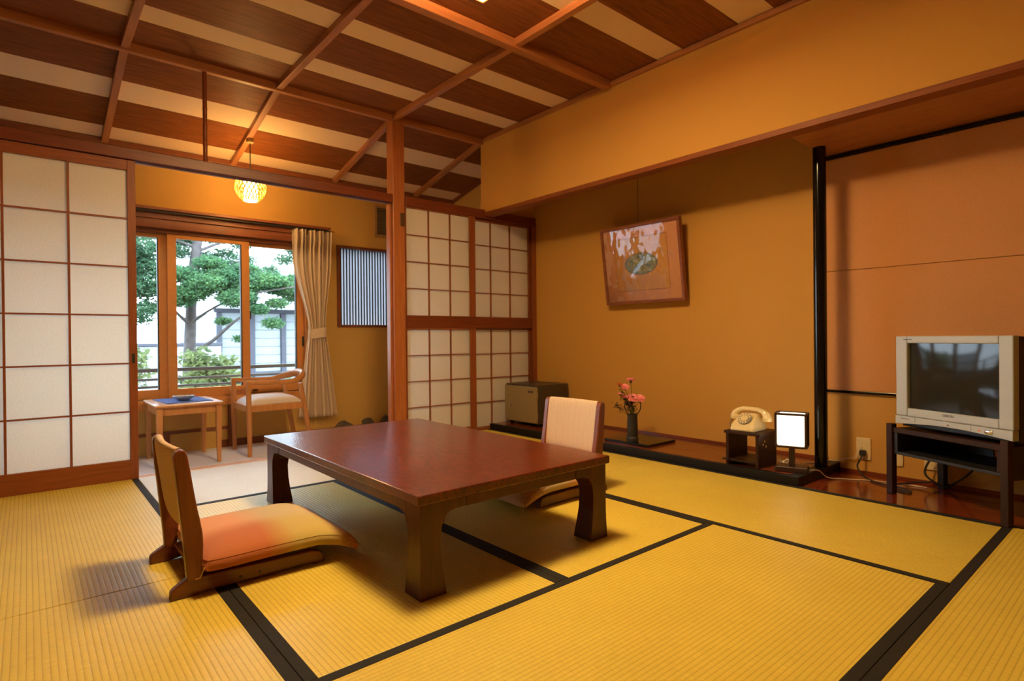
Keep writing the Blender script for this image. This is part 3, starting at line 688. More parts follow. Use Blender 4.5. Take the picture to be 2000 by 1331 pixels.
# local: front is -x ; arms run towards +x
def leg(a, b, r0, r1, nm='leg'):
    MB().tube([a, tuple((p+q)/2 for p, q in zip(a, b)), b], [r0, r1, (r0+r1)*.5], 10).build(nm, 'honey', ac, smooth=True)
for s in (-1, 1):
    leg((-.235, s*.205, 0), (-.24, s*.205, .565), .0155, .021)
    leg((.245, s*.185, 0), (.150, s*.195, .535), .0155, .021)
    box('side_rail', 'honey', -.225, .16, s*.203-.011, s*.203+.011, .335, .385, ac, .003)
box('front_rail', 'honey', -.247, -.224, -.19, .19, .335, .385, ac, .003)
box('back_rail', 'honey', .165, .188, -.185, .185, .335, .385, ac, .003)
arm = []
for k in range(29):
    t = k/28; a = (t-.5)*math.pi
    x, y = .06+.165*math.cos(a), .222*math.sin(a)
    arm.append((x, y, .553+.055*math.cos(a)**1.5 if math.cos(a) > 0 else .553))
arm = [(-.255, -.207, .560), (-.18, -.212, .556), (-.08, -.218, .553), (0, -.222, .552)]+arm+[(0, .222, .552), (-.08, .218, .553), (-.18, .212, .556), (-.255, .207, .560)]
rad = [.016, .018, .018, .017]+[.017+.016*max(0, math.cos((k/28-.5)*math.pi))**1.2 for k in range(29)]+[.017, .018, .018, .016]
MB().tube(arm, rad, 12, flat=(1.0, .62)).build('arm_rail', 'honey', ac, smooth=True)
def seat(u, v):
    a, b = u*2-1, v*2-1
    return (-.03+a*.197, b*.19, .386+.058*((1-a**4)*(1-b**4))**.5)
mb = MB().surf(seat, 24, 24); mb.surf(lambda u, v: (seat(u, v)[0], seat(u, v)[1], .386), 24, 24)
mb.build('seat_cushion', 'seat_white', ac, smooth=True)

# curtain
cu = empty('curtain', (1.965, YW-.085, 0)); tag(cu, 'beige pleated curtain tied back at the window edge', 'curtain')
def cur(u, v):
    z = .105+(1.772-.105)*v
    zt = .86
    if z > zt:
        k = (z-zt)/(1.772-zt); s_ = k*k*(3-2*k); k2 = min(1, k*1.35); s_ = k2*k2*(3-2*k2)
        xl, xr = (-.055)+(-.185+.055)*s_, .098+(.165-.098)*s_
    else:
        k = (zt-z)/(zt-.105); s_ = k**.8
        xl, xr = -.055+(-.150+.055)*s_, .098+(.195-.098)*s_
    npl = 9
    amp = .016+.016*abs(z-zt)/.8
    ph = u*npl*2*math.pi
    if z > zt: amp *= .9+.3*(z > 1.66)
    x = xl+(xr-xl)*u+.006*math.sin(ph*.5+3*v)
    y = amp*math.sin(ph+.8*math.sin(3*v))-.008*math.sin(2*math.pi*u*2)
    return (x, y, z)
cm = MB().surf(cur, 150, 60).build('cloth', 'curtain', cu, smooth=True, fix=False)
so = cm.modifiers.new('thick', 'SOLIDIFY'); so.thickness = .003
mb = MB(); secs = []
for z in (.815, .83, .885, .90):
    secs.append([(.0215+.084*math.cos(2*math.pi*k/28), .036*math.sin(2*math.pi*k/28), z+.012*math.cos(2*math.pi*k/28)) for k in range(28)])
mb.loft(secs, False).build('tieback', 'curtain', cu, smooth=True)
MB().tube([(-.2, 0, 1.782), (.19, 0, 1.782)], .004, 6).build('hook_rail', 'wire', cu)

# pendant lamp
pn = empty('pendant_lamp', (1.325, 4.655, 0)); tag(pn, 'small glowing pendant lamp with round woven shade over the veranda', 'pendant lamp')
zc_ = sl_z(4.655)-.036
MB().lathe([(.026, zc_+.006), (.027, zc_-.025), (.022, zc_-.03), (.004, zc_-.031)], 20).build('ceiling_cap', 'ventm', pn, smooth=True)
MB().tube([(0, 0, zc_-.03), (0, 0, 2.085)], .0035, 8).build('cord', 'wire', pn)
MB().lathe([(.001, 1.868), (.046, 1.872), (.049, 1.88), (.049, 2.07), (.045, 2.082), (.001, 2.086)], 28).build('inner_tube', emis('pendant_glow', (1.0, .68, .22), PENDANT), pn, smooth=True)
# woven ribs of the shade
for k in range(44):
    a = 2*math.pi*k/44; pts = []
    for j in range(13):
        t = R(-62+124*j/12); aa = a+1.1*(j/12-.5)*(1 if k % 2 else -1)
        rr = .112*math.cos(t); pts.append((rr*math.cos(aa), rr*math.sin(aa), 1.975+.112*math.sin(t)))
    MB().tube(pts, .0024, 5, flat=(.6, 2.2)).build('rattan_rib', 'rattan', pn)
for z_ in (1.875, 2.073): MB().tube([(.054*math.cos(2*math.pi*j/24), .054*math.sin(2*math.pi*j/24), z_) for j in range(25)], .003, 6).build('shade_ring', 'rattan', pn)

# vent and stones on the veranda wall
vn = empty('wall_vent', (2.70, YW, 1.955)); tag(vn, 'tan framed ventilation grille high on the veranda wall', 'vent')
for n_, a in (('frame', (-.105, .105, -.02, 0, .13, .155)), ('frame', (-.105, .105, -.02, 0, -.155, -.13)), ('frame', (-.105, -.08, -.02, 0, -.13, .13)), ('frame', (.08, .105, -.02, 0, -.13, .13))): box(n_, 'ventm', *a, vn, .002)
box('backing', 'ventd', -.08, .08, -.004, 0, -.13, .13, vn, 0)
for k in range(8): box('louver', 'ventd', -.08, .08, -.016, -.006, -.115+k*.032, -.10+k*.032, vn, .001)
def rock(loc, sx, sy, sz, seed, label):
    r_ = random.Random(seed); bm = bmesh.new(); bmesh.ops.create_icosphere(bm, subdivisions=2, radius=1)
    for v in bm.verts:
        k = 1+r_.uniform(-.16, .16); v.co = Vector((v.co.x*sx*k, v.co.y*sy*k, max(0, (v.co.z*.5+.5))*sz*(1+r_.uniform(-.08, .08)) if v.co.z > -.8 else 0))
    me = bpy.data.meshes.new('rock'); bm.to_mesh(me); bm.free(); me.materials.append(M['rock'])
    o = bpy.data.objects.new('rock', me); C.objects.link(o); o.location = loc; tag(o, label, 'rock', 'rocks along the veranda wall'); return o
rock((2.215, 5.0, ZE), .085, .07, .125, 1, 'flat topped grey rock under the curtain hem by the wall')
rock((2.450, 5.0, ZE), .055, .06, .135, 2, 'pointed grey rock between two others at the veranda wall')
rock((2.635, 5.0, ZE), .050, .06, .14, 5, 'dark rock at the veranda wall half hidden by the cedar post')

# ------------------------------------------------------------------ alcove things
sfe = empty('safe', (3.23, 3.70, .0485)); tag(sfe, 'olive grey steel safe in the alcove corner', 'safe')
box('body', 'safe_d', .018, .375, -.211, .211, .02, .348, sfe, .006)
dr = box('door', 'safe', 0, .0175, -.207, .207, .028, .335, sfe, .005)
def on(parent, o): o.location = o.location-parent.location; o.parent = parent; return o
on(dr, MB().lathe([(.017, 0), (.017, .006), (.011, .01), (.011, .016)], 20).build('knob', 'chrome', None, smooth=True, loc=(0, .115, .165), rot=(0, R(-90), 0)))
on(dr, box('key_handle', 'chrome', -.03, -.012, .100, .108, .150, .178, None, .002))
on(dr, box('name_plate', 'ink', -.0015, 0, -.165, -.105, .283, .302, None, 0))
text('lettering', 'KING', .0165, 'chrome', dr, (-.0103, .0-.135, .111), (R(90), 0, R(-90)), .0002)
for z in (.09, .27): box('hinge', 'safe', -.004, .012, -.2165, -.2075, z-.022, z+.022, sfe, .002)
for x in (.05, .33):
    for y in (-.17, .17): MB().lathe([(.018, 0), (.018, .021)], 12).build('foot', 'blackmat', sfe, loc=(x, y, 0))

ty = box('display_board', 'black', 3.18, 3.50, 2.335, 2.72, .0485, .0665, bevel=.003); tag(ty, 'thin black lacquer display board under the flower vase', 'board')
vs = empty('vase', (3.225, 2.50, .067)); tag(vs, 'tall dark bronze vase with a looped wire handle', 'vase')
MB().lathe([(.041, 0), (.042, .012), (.041, .03), (.037, .034), (.0365, .06), (.037, .10), (.036, .15), (.0345, .175), (.0375, .183), (.0375, .19), (.032, .19), (.031, .18), (.031, .16), (.001, .16)], 28).build('body', 'vase', vs, smooth=True)
cyl_dir = Vector((math.cos(R(-40.4)), math.sin(R(-40.4)), 0))   # handle lies across the view
hp = [cyl_dir*(.056*math.cos(t)+.003)+Vector((0, 0, .246+.066*math.sin(t))) for t in [R(-56+292*k/30) for k in range(31)]]
MB().tube(hp, .004, 8).build('handle', 'vase', vs, smooth=True)
def flower(px_, z, r_, mat, label, lean=0, seed=0, side=False):
    base = Vector((3.225, 2.50, .067+.17)); tip = Vector((3.225, 2.50, 0))+cyl_dir*px_+Vector((0, 0, z))
    f_ = empty('carnation', (base.x, base.y, base.z)); tag(f_, label, 'flower', 'cut flowers in the alcove vase')
    d = tip-base; mid = d*.5+cyl_dir*(px_*-.15)
    MB().tube([(0, 0, 0), mid, d-Vector((0, 0, r_*.5))], .0016, 6).build('stem', 'stem', f_)
    c = d-Vector((0, 0, r_*.2))
    MB().lathe([(.002, -r_*.75), (r_*.3, -r_*.5), (r_*.32, -r_*.1)], 10, c=c).build('calyx', 'stem', f_, smooth=True)
    rr = random.Random(seed)
    nn = 15
    tilt = Matrix.Rotation(R(38 if not side else 12), 4, Vector((fw.y, -fw.x, 0)).normalized())
    for k in range(nn):
        lay = k % 3; a = 2*math.pi*k/nn*1.0+lay*.3; ln = r_*(1.0, .8, .5)[lay]; el = (.15, .55, 1.0)[lay]
        m_ = MB()
        def pet(u, v):
            t = v; wv = (u-.5)*2; wd_ = ln*.62*math.sin(min(1, t*1.15)*math.pi*.62)
            x = t*ln*math.cos(el*(1-.25*t)); zz_ = t*ln*math.sin(el*(1-.25*t))+.12*ln*abs(math.sin(7*u+k))*t
            p = Vector((x*math.cos(a)-wd_*wv*math.sin(a), x*math.sin(a)+wd_*wv*math.cos(a), zz_))
            return c+(tilt @ p)
        m_.surf(pet, 6, 4).build('petal', mat, f_, smooth=True, fix=False)
    return f_
flower(-.010, .50, .030, 'pink', 'topmost pink carnation standing alone above the vase', seed=1, side=True)
flower(.004, .375, .038, 'pink', 'full pink carnation low in front of the wire handle', seed=2)
flower(.050, .372, .036, 'pink', 'full pink carnation leaning furthest toward the telephone', seed=3)
flower(-.050, .452, .028, 'pink', 'pink carnation just beneath the topmost one', seed=4)
flower(-.052, .382, .028, 'pink', 'smaller pink carnation under two buds', seed=5, side=True)
flower(-.090, .468, .020, 'orange', 'orange bud at the outer edge of the bouquet', seed=6, side=True)
flower(-.085, .402, .018, 'pink', 'small red-pink bud halfway up the bouquet', seed=8, side=True)
def sprig(px_, z, label, n, seed, mat):
    base = Vector((3.225, 2.50, .067+.17)); d = cyl_dir*px_+Vector((0, 0, z-.237))
    f_ = empty('flower_sprig', base[:]); tag(f_, label, 'sprig', 'dark sprigs in the alcove vase')
    MB().tube([(0, 0, 0), d*.5+Vector((0, 0, -.01)), d], .0016, 6).build('stem', 'stem', f_)
    rr = random.Random(seed); mb = MB()
    for k in range(n):
        p = d*rr.uniform(.45, 1.02)+Vector((rr.gauss(0, .010), rr.gauss(0, .010), rr.gauss(0, .010))); q = rr.uniform(.005, .010)
        a = Vector((rr.uniform(-1, 1), rr.uniform(-1, 1), rr.uniform(-.3, 1))).normalized(); b = a.cross(Vector((rr.random(), .3, .7))).normalized()
        mb.add([p, p+a*q+b*q*.5, p+a*q*2, p+a*q-b*q*.5], [(0, 1, 2, 3)])
    o = mb.build('florets', mat, f_, fix=False); o['kind'] = 'stuff'
sprig(-.125, .325, 'purple statice sprig bending low away from the vase', 70, 3, 'purple')
sprig(-.035, .345, 'purple statice sprig in the middle of the vase', 130, 4, 'purple')
sprig(.000, .355, 'dark purple sprig standing behind the low pink carnations', 110, 5, 'purple')
sprig(-.080, .42, 'leafy green sprig between the pink buds', 60, 6, 'stem')
sprig(.010, .30, 'short green leafy sprig inside the wire handle', 80, 7, 'stem')

ps = empty('phone_stand', (3.235, 1.645, .0485)); tag(ps, 'open walnut box stand carrying the telephone', 'stand')
for y in (-.098, .098-.018):
    mb = MB().box(-.112, .112, y, y+.018, 0, .180); mb.build('side_panel', 'stand', ps, .003)
for (x, z) in ((-.055, .13), (-.02, .115), (-.035, .145)):
    MB().lathe([(.006, 0), (.006, .001)], 10).build('peg_hole', 'plaster', ps, loc=(x, -.0975, z), rot=(R(90), 0, 0))
box('top_board', 'stand', -.118, .12, -.108, .108, .181, .197, ps, .003)
box('lower_shelf', 'stand', -.112, .112, -.0795, .0795, .022, .034, ps, .002)
box('foot_bar', 'stand', -.125, -.095, .075, .115, .025, .034, ps, .002)
box('cradle_stop', 'stand', -.02, .0, .086, .106, .1975, .225, ps, .002)

ph = empty('telephone', (3.225, 1.655, .246));  tag(ph, 'cream rotary dial telephone with handset', 'telephone')
ph.scale = (1, 1, 1)
# local: front faces -x, width along y
secs = []
for z, x0, x1, wy in ((0, -.082, .072, .070), (.008, -.085, .075, .072), (.030, -.076, .075, .070), (.052, -.054, .072, .063), (.075, -.027, .066, .054), (.092, -.002, .058, .046), (.096, .004, .052, .042)):
    secs.append([(x0, -wy*.93, z), (x0+.006, -wy, z), (x1-.006, -wy, z), (x1, -wy*.93, z), (x1, wy*.93, z), (x1-.006, wy, z), (x0+.006, wy, z), (x0, wy*.93, z)])
MB().loft(secs).build('body', 'ivory', ph, .004, smooth=True)
dn = Vector((-.72, 0, .70)).normalized()
dl = MB().lathe([(.039, 0), (.041, .003), (.039, .008), (.001, .009)], 32).build('dial', 'dial', ph, smooth=True, loc=(-.042, 0, .066), rot=(0, math.atan2(dn.x, dn.z), 0))
for k in range(10):
    a = R(-60+30*k); MB().lathe([(.0058, 0), (.0058, .0006)], 12).build('finger_hole', 'ivory', dl, loc=(.030*math.cos(a), .030*math.sin(a), .0086))
MB().lathe([(.021, 0), (.021, .002), (.001, .0022)], 24).build('dial_card', 'ivory', dl, smooth=True, loc=(0, 0, .009))
hs = [(.030, -0.099, 0.072), (.030, -0.093, 0.092), (.030, -0.074, 0.108), (.030, -0.043, 0.119), (.030, 0.000, 0.120), (.030, 0.043, 0.119), (.030, 0.074, 0.108), (.030, 0.093, 0.092), (.030, 0.099, 0.072)]
MB().tube(hs, [.026, .022, .016, .0135, .013, .0135, .016, .022, .026], 14).build('handset', 'ivory', ph, smooth=True)
for s in (-1, 1): MB().lathe([(.027, .0), (.0285, .006), (.028, .020), (.02, .026)], 20).build('handset_cup', 'ivory', ph, smooth=True, loc=(.030, s*.097, .056))
MB().tube([(.02, .104, .062), (-.0, .107, .045), (-.02, .106, .03), (-.03, .095, .012), (-.02, .085, .008)], .0028, 8).build('handset_cord', 'ventd', ph, smooth=True)

tl = empty('table_lamp', (3.222, 1.405, .0485), R(-73)); tag(tl, 'small lit box lamp with dark frame and square base in the alcove', 'lamp')
# local x across the view, local -y towards the room
MB().loft([[(a*.083, b*.055, 0) for a, b in ((-1, -1), (1, -1), (1, 1), (-1, 1))], [(a*.078, b*.050, .028) for a, b in ((-1, -1), (1, -1), (1, 1), (-1, 1))]]).build('base', 'lampdark', tl, .003)
box('column', 'lampdark', -.0145, .0145, -.0145, .0145, .0285, .135, tl, .002)
sh = MB().box(-.070, .070, -.052, .052, .142, .318).build('shade', emis('desk_lamp_glow', (1.0, .84, .62), DESK), tl, .012, seg=3)
for y in (-.053, .053):
    for x in (-.075, .075): box('frame_post', 'lampdark', x-.006, x+.006, y-.006, y+.006, .135, .322, tl, .002)
    for z in (.1395, .3175): box('frame_bar', 'lampdark', -.069, .069, y-.006, y+.006, z-.0055, z+.0055, tl, .002)
for x in (-.075, .075):
    for z in (.1395, .3175): box('frame_bar', 'lampdark', x-.006, x+.006, -.047, .047, z-.0055, z+.0055, tl, .002)
box('side_panel', 'lampdark', .066, .0728, -.047, .047, .145, .312, tl, .001)

# picture
pc = empty('framed_picture', (3.565, 2.66, 1.355)); pc.rotation_euler = (0, R(-7.5), 0); tag(pc, 'framed oval still life print leaning from the alcove wall on a wire', 'picture')
PW, PH, PT = .362, .300, .028
for z0, z1 in ((PH-.022, PH), (-PH, -PH+.022)): box('frame_side', 'framewood', -PT, .012, -PW, PW, z0, z1, pc, .003)
for s in (-1, 1):
    y0 = s*(PW-.011); box('frame_side', 'framewood', -PT, .012, y0-.011, y0+.011, -PH+.0222, PH-.0222, pc, .003)
box('mat_board', 'matboard', -.014, -.010, -PW+.022, PW-.022, -PH+.022, PH-.022, pc, 0)
box('inner_line', 'framewood', -.0146, -.0142, -.243, .243, -.203, .203, pc, 0)
box('print', 'print', -.0155, -.0148, -.240, .240, -.200, .200, pc, 0)
box('glass', glass('picture_acrylic', (1, 1, 1), 1.4, .55), -.022, -.020, -PW+.022, PW-.022, -PH+.022, PH-.022, pc, 0)
tp = pc.matrix_basis
MB().tube([(-.008, 0, PH-.002), (-.008+.4*.1305, 0, PH+.4*.9914), (-.008+.85*.1305, 0, PH+.85*.9914)], .0016, 6).build('hanging_wire', 'wire', pc)

# ------------------------------------------------------------------ television on its stand
ang = math.atan2(.90108, .43365)
ts = empty('tv_stand', (3.071, .472, .0005), ang); tag(ts, 'dark brown open television stand with slim legs on the plank floor', 'tv stand')
# local x along the width, +y is the front
for x, hgt in ((-.0, .356), (.53, .352)): box('leg', 'stand', x-.016, x+.016, -.016, .016, 0, hgt, ts, .003)
for x in (.0, .53): box('leg', 'blackmat', x-.016, x+.016, -.345, -.313, 0, .30, ts, .003)
box('top_board', 'stand', .0165, .5135, -.33, .008, .310, .334, ts, .003)
box('shelf', 'blackmat', .0165, .5135, -.32, .004, .203, .217, ts, .002)
for x in (.0165, .4935): box('side_board', 'blackmat' if x > .3 else 'stand', x, x+.020, -.31, .004, .2175, .3095, ts, .002)
box('side_board', 'blackmat', -.012, -.004, -.30, -.02, .19, .33, ts, .002)
box('back_panel', 'blackmat', .26, .4925, -.305, -.295, .2175, .3095, ts, 0)
tv = empty('television', (3.071, .472, .3345), ang); tag(tv, 'bulky silver tube television with dark reflective screen', 'television')
z0 = .3345
def fr(nm, x0, x1, za, zb, y0=-.035, y1=0.0, mat='silver', bv=.005): return box(nm, mat, x0, x1, y0, y1, za-z0, zb-z0, tv, bv)
fr('bezel_side', -.026, .030, .400, .79); fr('bezel_side', .4445, .504, .400, .79)
fr('bezel_top', .0305, .444, .7555, .79); fr('bezel_bottom', .0305, .444, .400, .4395)
# control strip with an arched lower edge
pts = [(-.026, .399), (.504, .399)]+[(.504-.53*k/16, .357+.017*math.sin(math.pi*k/16)) for k in range(17)]
MB().prism([(x, z-z0) for x, z in pts], 'y', -.03, .004).build('control_strip', 'silver', tv, .002)
def scr(u, v):
    a, b = u*2-1, v*2-1
    return (.2375+a*.2075, -.012+.008*(1-a*a)*(1-.3*b*b)-.006, .5975+b*.1585-z0)
MB().surf(scr, 16, 12).build('screen', 'screen', tv, smooth=True, fix=False)
MB().loft([[(x, -.0355, z-z0) for x, z in ((-.024, .345), (.502, .345), (.502, .788), (-.024, .788))], [(x, -.10, z-z0) for x, z in ((-.02, .345), (.498, .345), (.498, .785), (-.02, .785))],
           [(x, -.32, z-z0) for x, z in ((.10, .345), (.38, .345), (.38, .68), (.10, .68))], [(x, -.37, z-z0) for x, z in ((.12, .36), (.36, .36), (.36, .66), (.12, .66))]]).build('cabinet', 'tvdark', tv, .006)
text('brand_lettering', 'ORION', .016, 'ink', tv, (.243, .0006, .425-z0), (R(90), 0, R(180)), .0003)
for x in (.14, .40): fr('seam', x-.0006, x+.0006, .372, .398, .0035, .0045, 'ink', 0)
fr('print_mark', .418, .462, .772, .7745, 0, .0005, 'ink', 0); fr('print_mark', .43, .475, .385, .3875, .004, .0045, 'ink', 0)
MB().lathe([(.013, 0), (.013, .003), (.009, .005), (.001, .005)], 24).build('power_button', 'chrome', tv, smooth=True, loc=(.066, .004, .381-z0), rot=(R(-90), 0, 0)).scale = (1.3, .7, 1)
MB().lathe([(.004, 0), (.004, .001), (.001, .0015)], 12).build('indicator', 'orange', tv, loc=(.105, .004, .382-z0), rot=(R(-90), 0, 0))
MB().lathe([(.004, 0), (.004, .002), (.001, .003)], 12).build('sensor', 'chrome', tv, loc=(.24, .004, .385-z0), rot=(R(-90), 0, 0))

# outlets and cables
def outlet(y, z, label):
    o = empty('power_outlet', (XT-.008, y, z)) if False else empty('power_outlet', (XT, y, z)); tag(o, label, 'outlet', 'outlets on the television wall')
    box('plate', 'plug', -.009, 0, -.037, .037, -.062, .062, o, .003)
    for dz in (.022, -.022): box('socket', 'ivory', -.0105, -.0092, -.011, .011, dz-.013, dz+.013, o, .001)
    return o
outlet(1.187, .145, 'cream power outlet with a black plug next to the black post')
outlet(1.030, .135, 'cream wall plate half hidden behind the stand leg')
outlet(.86, .14, 'cream wall plate seen under the television stand shelf')
def cable(pts, r_, mat, label, nm='cable'):
    P_ = [Vector(p) for p in pts]; out = []
    for i in range(len(P_)-1):
        p0, p1, p2, p3 = P_[max(i-1, 0)], P_[i], P_[i+1], P_[min(i+2, len(P_)-1)]
        for k in range(8):
            t = k/8; out.append(.5*((2*p1)+(p2-p0)*t+(2*p0-5*p1+4*p2-p3)*t*t+(3*p1-p0-3*p2+p3)*t**3))
    out.append(P_[-1]); b = out[0].copy()
    o = MB().tube([q-b for q in out], r_, 7).build(nm, mat, None, smooth=True, loc=b[:]); tag(o, label, 'cable'); return o
cable([(3.628, 1.185, .122), (3.60, 1.19, .09), (3.585, 1.20, .05), (3.55, 1.16, .012), (3.47, 1.08, .006), (3.42, .99, .006), (3.37, .93, .006), (3.36, .89, .006), (3.40, .90, .006), (3.46, .99, .007), (3.52, .95, .012), (3.56, .90, .02), (3.57, .85, .03)], .0045, 'wire', 'black power cable looping from the outlet to the television stand')
pg = box('power_plug', 'wire', XT-.040, XT-.0106, 1.172, 1.20, .108, .140, bevel=.004); tag(pg, 'black plug pushed into the cream power outlet', 'plug')
cable([(3.27, 1.335, .054), (3.31, 1.30, .053), (3.36, 1.27, .012), (3.43, 1.20, .004), (3.50, 1.08, .004), (3.53, .95, .004), (3.54, .86, .004)], .003, 'white_cord', 'thin white lamp cord running over the platform edge')
cable([(3.44, 1.43, .051), (3.53, 1.40, .053), (3.60, 1.385, .060), (3.63, 1.33, .055), (3.634, 1.28, .075), (3.628, 1.23, .09), (3.62, 1.215, .12), (3.635, 1.195, .155)], .0025, 'white_cord', 'thin white cord climbing to the outlet behind the black post')
cable([(3.56, .80, .20), (3.60, .86, .14), (3.585, .88, .07), (3.58, .84, .03), (3.585, .79, .012), (3.60, .74, .05), (3.58, .68, .12), (3.56, .66, .20)], .0055, 'wire', 'thick black cable hanging in a loop under the stand')
bun = [(3.33+.045*math.cos(t)*(.6+.4*math.sin(2.3*t)), 1.475+.05*math.sin(t)*(.6+.4*math.cos(1.7*t)), .053+.018*(1+math.sin(3.1*t))*.7) for t in [k*.45 for k in range(46)]]
cable(bun, .0025, 'white_cord', 'bundled white telephone cord lying behind the small lamp')

# ------------------------------------------------------------------ outside
gr = box('ground', 'earth', -25, 40, YW+.2, 60, -1.3, -1.2, bevel=0); struct(gr, 'garden ground outside the window', 'ground')
ra = empty('balcony_railing', (0, 5.78, 0)); tag(ra, 'grey horizontal bar railing outside the window', 'railing')
for z, t in ((.545, .016), (.465, .010), (.400, .010)): box('bar', 'rail', -3, 6, -.02, .02, z-t, z+t, ra, .003)
for x in (-2.2, -.45, 2.75, 4.4): box('baluster', 'rail', x-.02, x+.02, .021, .05, -.5, .545, ra, .003)
box('ledge', 'rail', -3, 6, -.30, .06, -.56, -.5, ra, .003)

def leaves(mb_pts, n, size, seed, flat=.5):
    "numpy scatter of leaf quads in ellipsoid clumps -> verts, faces"
    rs = np.random.RandomState(seed); V = []
    tot = sum(c[3] for c in mb_pts)
    for (c, r_, sq, wgt) in mb_pts:
        k = int(n*wgt/tot); d = rs.normal(size=(k, 3)); d /= np.linalg.norm(d, axis=1)[:, None]; d *= (rs.rand(k, 1)**.45)
        p = np.array(c)+d*np.array([r_, r_, r_*sq])
        a = rs.normal(size=(k, 3)); a[:, 2] *= flat; a /= np.linalg.norm(a, axis=1)[:, None]
        b = np.cross(a, rs.normal(size=(k, 3))); b /= np.linalg.norm(b, axis=1)[:, None]
        s_ = size*(.6+.8*rs.rand(k, 1))
        q = np.stack([p, p+a*s_+b*s_*.45, p+a*s_*2, p+a*s_-b*s_*.45], 1); V.append(q)
    V = np.concatenate(V).reshape(-1, 3); F = np.arange(len(V)).reshape(-1, 4)
    return V, F
def leaf_obj(name, V, F, mat, parent):
    me = bpy.data.meshes.new(name); me.vertices.add(len(V)); me.vertices.foreach_set('co', V.ravel().astype(np.float32))
    me.loops.add(F.size); me.loops.foreach_set('vertex_index', F.ravel().astype(np.int32)); me.polygons.add(len(F))
    me.polygons.foreach_set('loop_start', np.arange(0, F.size, 4, dtype=np.int32)); me.update(calc_edges=True); me.validate()
    me.materials.append(M[mat]); o = bpy.data.objects.new(name, me); C.objects.link(o); o.parent = parent; o['kind'] = 'stuff'; return o
tr = empty('conifer_tree', (1.62, 8.5, -1.2)); tag(tr, 'old conifer with grey trunk and layered green boughs outside the window', 'tree')
T0 = Vector((1.62, 8.5, -1.2))
def rel(*p): return Vector(p)-T0
MB().tube([rel(1.60, 8.5, -1.2), rel(1.625, 8.5, .2), rel(1.64, 8.5, .8), rel(1.66, 8.5, 1.25), rel(1.69, 8.5, 1.7), rel(1.76, 8.5, 2.25), rel(1.85, 8.5, 3.6)], [.11, .085, .072, .065, .068, .055, .03], 12).build('trunk', 'bark', tr, smooth=True)
for pts, r_ in (([(1.64, 8.45, .62), (1.85, 8.2, .80), (2.02, 7.9, 1.03), (2.2, 7.7, 1.2)], .028), ([(1.66, 8.45, 1.05), (1.8, 8.25, 1.18), (1.95, 8.0, 1.30)], .024), ([(1.66, 8.5, 1.0), (1.5, 8.35, 1.12), (1.38, 8.2, 1.22)], .028),
                ([(1.7, 8.5, 1.8), (1.95, 8.4, 1.86), (2.3, 8.2, 1.86)], .022), ([(1.72, 8.5, 1.98), (2.0, 8.45, 2.12), (2.3, 8.4, 2.22)], .024), ([(1.69, 8.5, 1.7), (1.45, 8.3, 1.72), (1.2, 8.1, 1.7)], .024), ([(1.7, 8.5, 2.05), (1.45, 8.5, 2.12), (1.1, 8.5, 2.1)], .022), ([(1.95, 8.0, 1.30), (2.3, 7.7, 1.42), (2.7, 7.6, 1.5)], .016)):
    MB().tube([rel(*p) for p in pts], [r_*(1-.55*k/(len(pts)-1)) for k in range(len(pts))], 8).build('branch', 'bark', tr, smooth=True)
cl1 = [(1.95, 8.0, 1.62, .30), (1.72, 7.9, 1.52, .28), (2.15, 7.9, 1.50, .26), (2.05, 7.8, 1.34, .26), (1.55, 8.0, 1.40, .24), (1.42, 8.1, 1.30, .2), (2.4, 7.8, 1.58, .28), (2.65, 7.9, 1.52, .28), (2.9, 8.0, 1.42, .24), (2.25, 7.7, 1.2, .16), (2.45, 7.7, 1.02, .14), (2.5, 7.7, 1.28, .14), (3.1, 8.1, 1.6, .22), (1.95, 8.1, 1.05, .10), (2.12, 7.9, .82, .10), (1.78, 8.0, 1.78, .2), (2.2, 8.0, 1.72, .2), (1.5, 8.0, 1.62, .22), (2.9, 7.9, 1.62, .22)]
cl2 = [(1.18, 8.2, 1.52, .28), (1.12, 8.3, 1.85, .26), (1.2, 8.2, 1.22, .2), (1.3, 8.4, 1.98, .2), (.8, 8.3, 1.6, .35), (.6, 8.3, 2.0, .35), (1.55, 8.6, 1.98, .2), (1.5, 8.6, 2.2, .22), (1.95, 8.6, 2.2, .2), (2.25, 8.4, 2.12, .16), (2.3, 8.3, 1.9, .14), (2.1, 8.3, 1.83, .12), (2.75, 8.1, 1.92, .16), (2.9, 8.1, 2.06, .18), (2.55, 8.1, 1.75, .14), (1.3, 8.6, 2.5, .4), (2.2, 8.6, 2.6, .4), (3.15, 8.2, 2.2, .25), (2.6, 8.3, 2.5, .2), (1.05, 8.3, 1.38, .22), (.95, 8.3, 1.75, .3), (1.35, 8.3, 1.68, .2), (1.0, 8.3, 2.15, .25), (1.1, 8.4, 1.08, .14), (.75, 8.3, 1.2, .25), (1.0, 8.2, 1.95, .28), (1.15, 8.2, 1.68, .24), (.9, 8.2, 1.45, .28), (1.25, 8.1, 1.42, .2), (1.08, 8.1, 1.18, .18), (1.65, 8.7, 2.15, .2), (2.1, 8.6, 2.0, .18), (1.9, 8.6, 1.95, .15)]
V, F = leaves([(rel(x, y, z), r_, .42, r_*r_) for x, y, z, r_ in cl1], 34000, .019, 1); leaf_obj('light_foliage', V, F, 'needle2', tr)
V, F = leaves([(rel(x, y, z), r_, .5, r_*r_) for x, y, z, r_ in cl2+cl1], 44000, .021, 2); leaf_obj('dark_foliage', V, F, 'needle', tr)
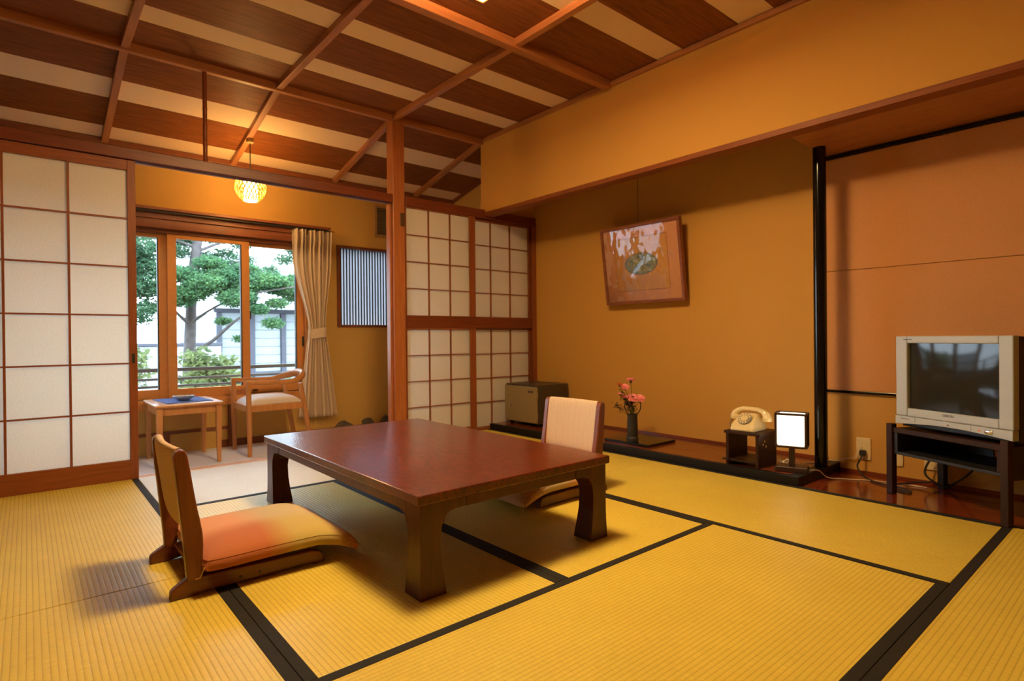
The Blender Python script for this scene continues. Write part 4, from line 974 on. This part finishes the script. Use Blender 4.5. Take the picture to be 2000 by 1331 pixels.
def shrub(loc, cl, n, label, size=.04, seed=3):
    s_ = empty('shrub', loc); tag(s_, label, 'shrub', 'garden shrubs behind the railing'); l_ = Vector(loc)
    V, F = leaves([(Vector(c[:3])-l_, c[3], .8, c[3]**2) for c in cl], n, size, seed); leaf_obj('foliage', V, F, 'bushleaf', s_)
    for k, c in enumerate(cl): MB().tube([(0.03*k, 0, 0), (Vector(c[:3])-l_)*.6, Vector(c[:3])-l_], .012, 6).build('stem', 'bark', s_)
shrub((.55, 6.95, -1.2), [(.78, 6.9, .62, .2), (.72, 7.0, .42, .26), (.5, 6.9, .45, .3), (.6, 6.9, .2, .35), (.3, 7.0, .6, .25)], 2600, 'leafy shrub behind the railing nearest the paper screen', .038, 3)
shrub((1.5, 7.1, -1.2), [(1.42, 7.1, .60, .15), (1.55, 7.1, .45, .24), (1.70, 7.0, .5, .16), (1.35, 7.0, .3, .24), (1.75, 7.0, .25, .25)], 2200, 'leafy shrub growing at the foot of the conifer trunk', .036, 4)
shrub((2.75, 6.9, -1.2), [(2.55, 6.9, .28, .20), (2.8, 6.9, .22, .2)], 800, 'low shrub behind the armchair side of the railing', .036, 5)
bd = empty('neighbour_house', (5.0, 13.0, -1.2)); tag(bd, 'pale blue sided house with slate posts beyond the tree', 'house')
def bb(nm, mat, x0, x1, y0, y1, za, zb): return box(nm, mat, x0-5, x1-5, y0-13, y1-13, za+1.2, zb+1.2, bd, .01)
bb('wall', 'siding', 3.05, 9, 13.06, 17, -1.2, 1.40)
for k, x in enumerate((3.05, 3.70, 4.36, 5.02, 5.68, 6.34)): bb('post', 'bpost', x-.05, x+.05, 12.98, 13.055, -1.2, 1.38)
bb('beam', 'bpost', 2.95, 9, 12.95, 13.055, 1.385, 1.47)
bb('sill_beam', 'bpost', 3.0, 9, 12.95, 12.975, .02, .10)
for i in range(5):
    for j in range(7): bb('siding_board', 'siding', 3.105+.66*i, 3.645+.66*i, 13.035, 13.058, .11+j*.182, .11+j*.182+.176)
bd2 = MB().prism([(12.4-13, 1.50+1.2), (13.4-13, 1.75+1.2), (17.2-13, 3.2+1.2), (17.2-13, 3.1+1.2), (13.4-13, 1.66+1.2), (12.4-13, 1.44+1.2)], 'x', -2.2, 4.2).build('roof', 'broof', bd, .01)
fa = empty('garden_wall', (1.0, 12.0, -1.2)); tag(fa, 'pale boundary wall far behind the conifer trunk', 'garden wall')
box('wall_slab', 'broof', -5, 1.85, 0, .15, 0, 1.9, fa, .01); box('coping', 'bpost', -5, 1.87, -.03, .18, 1.901, 1.96, fa, .01)
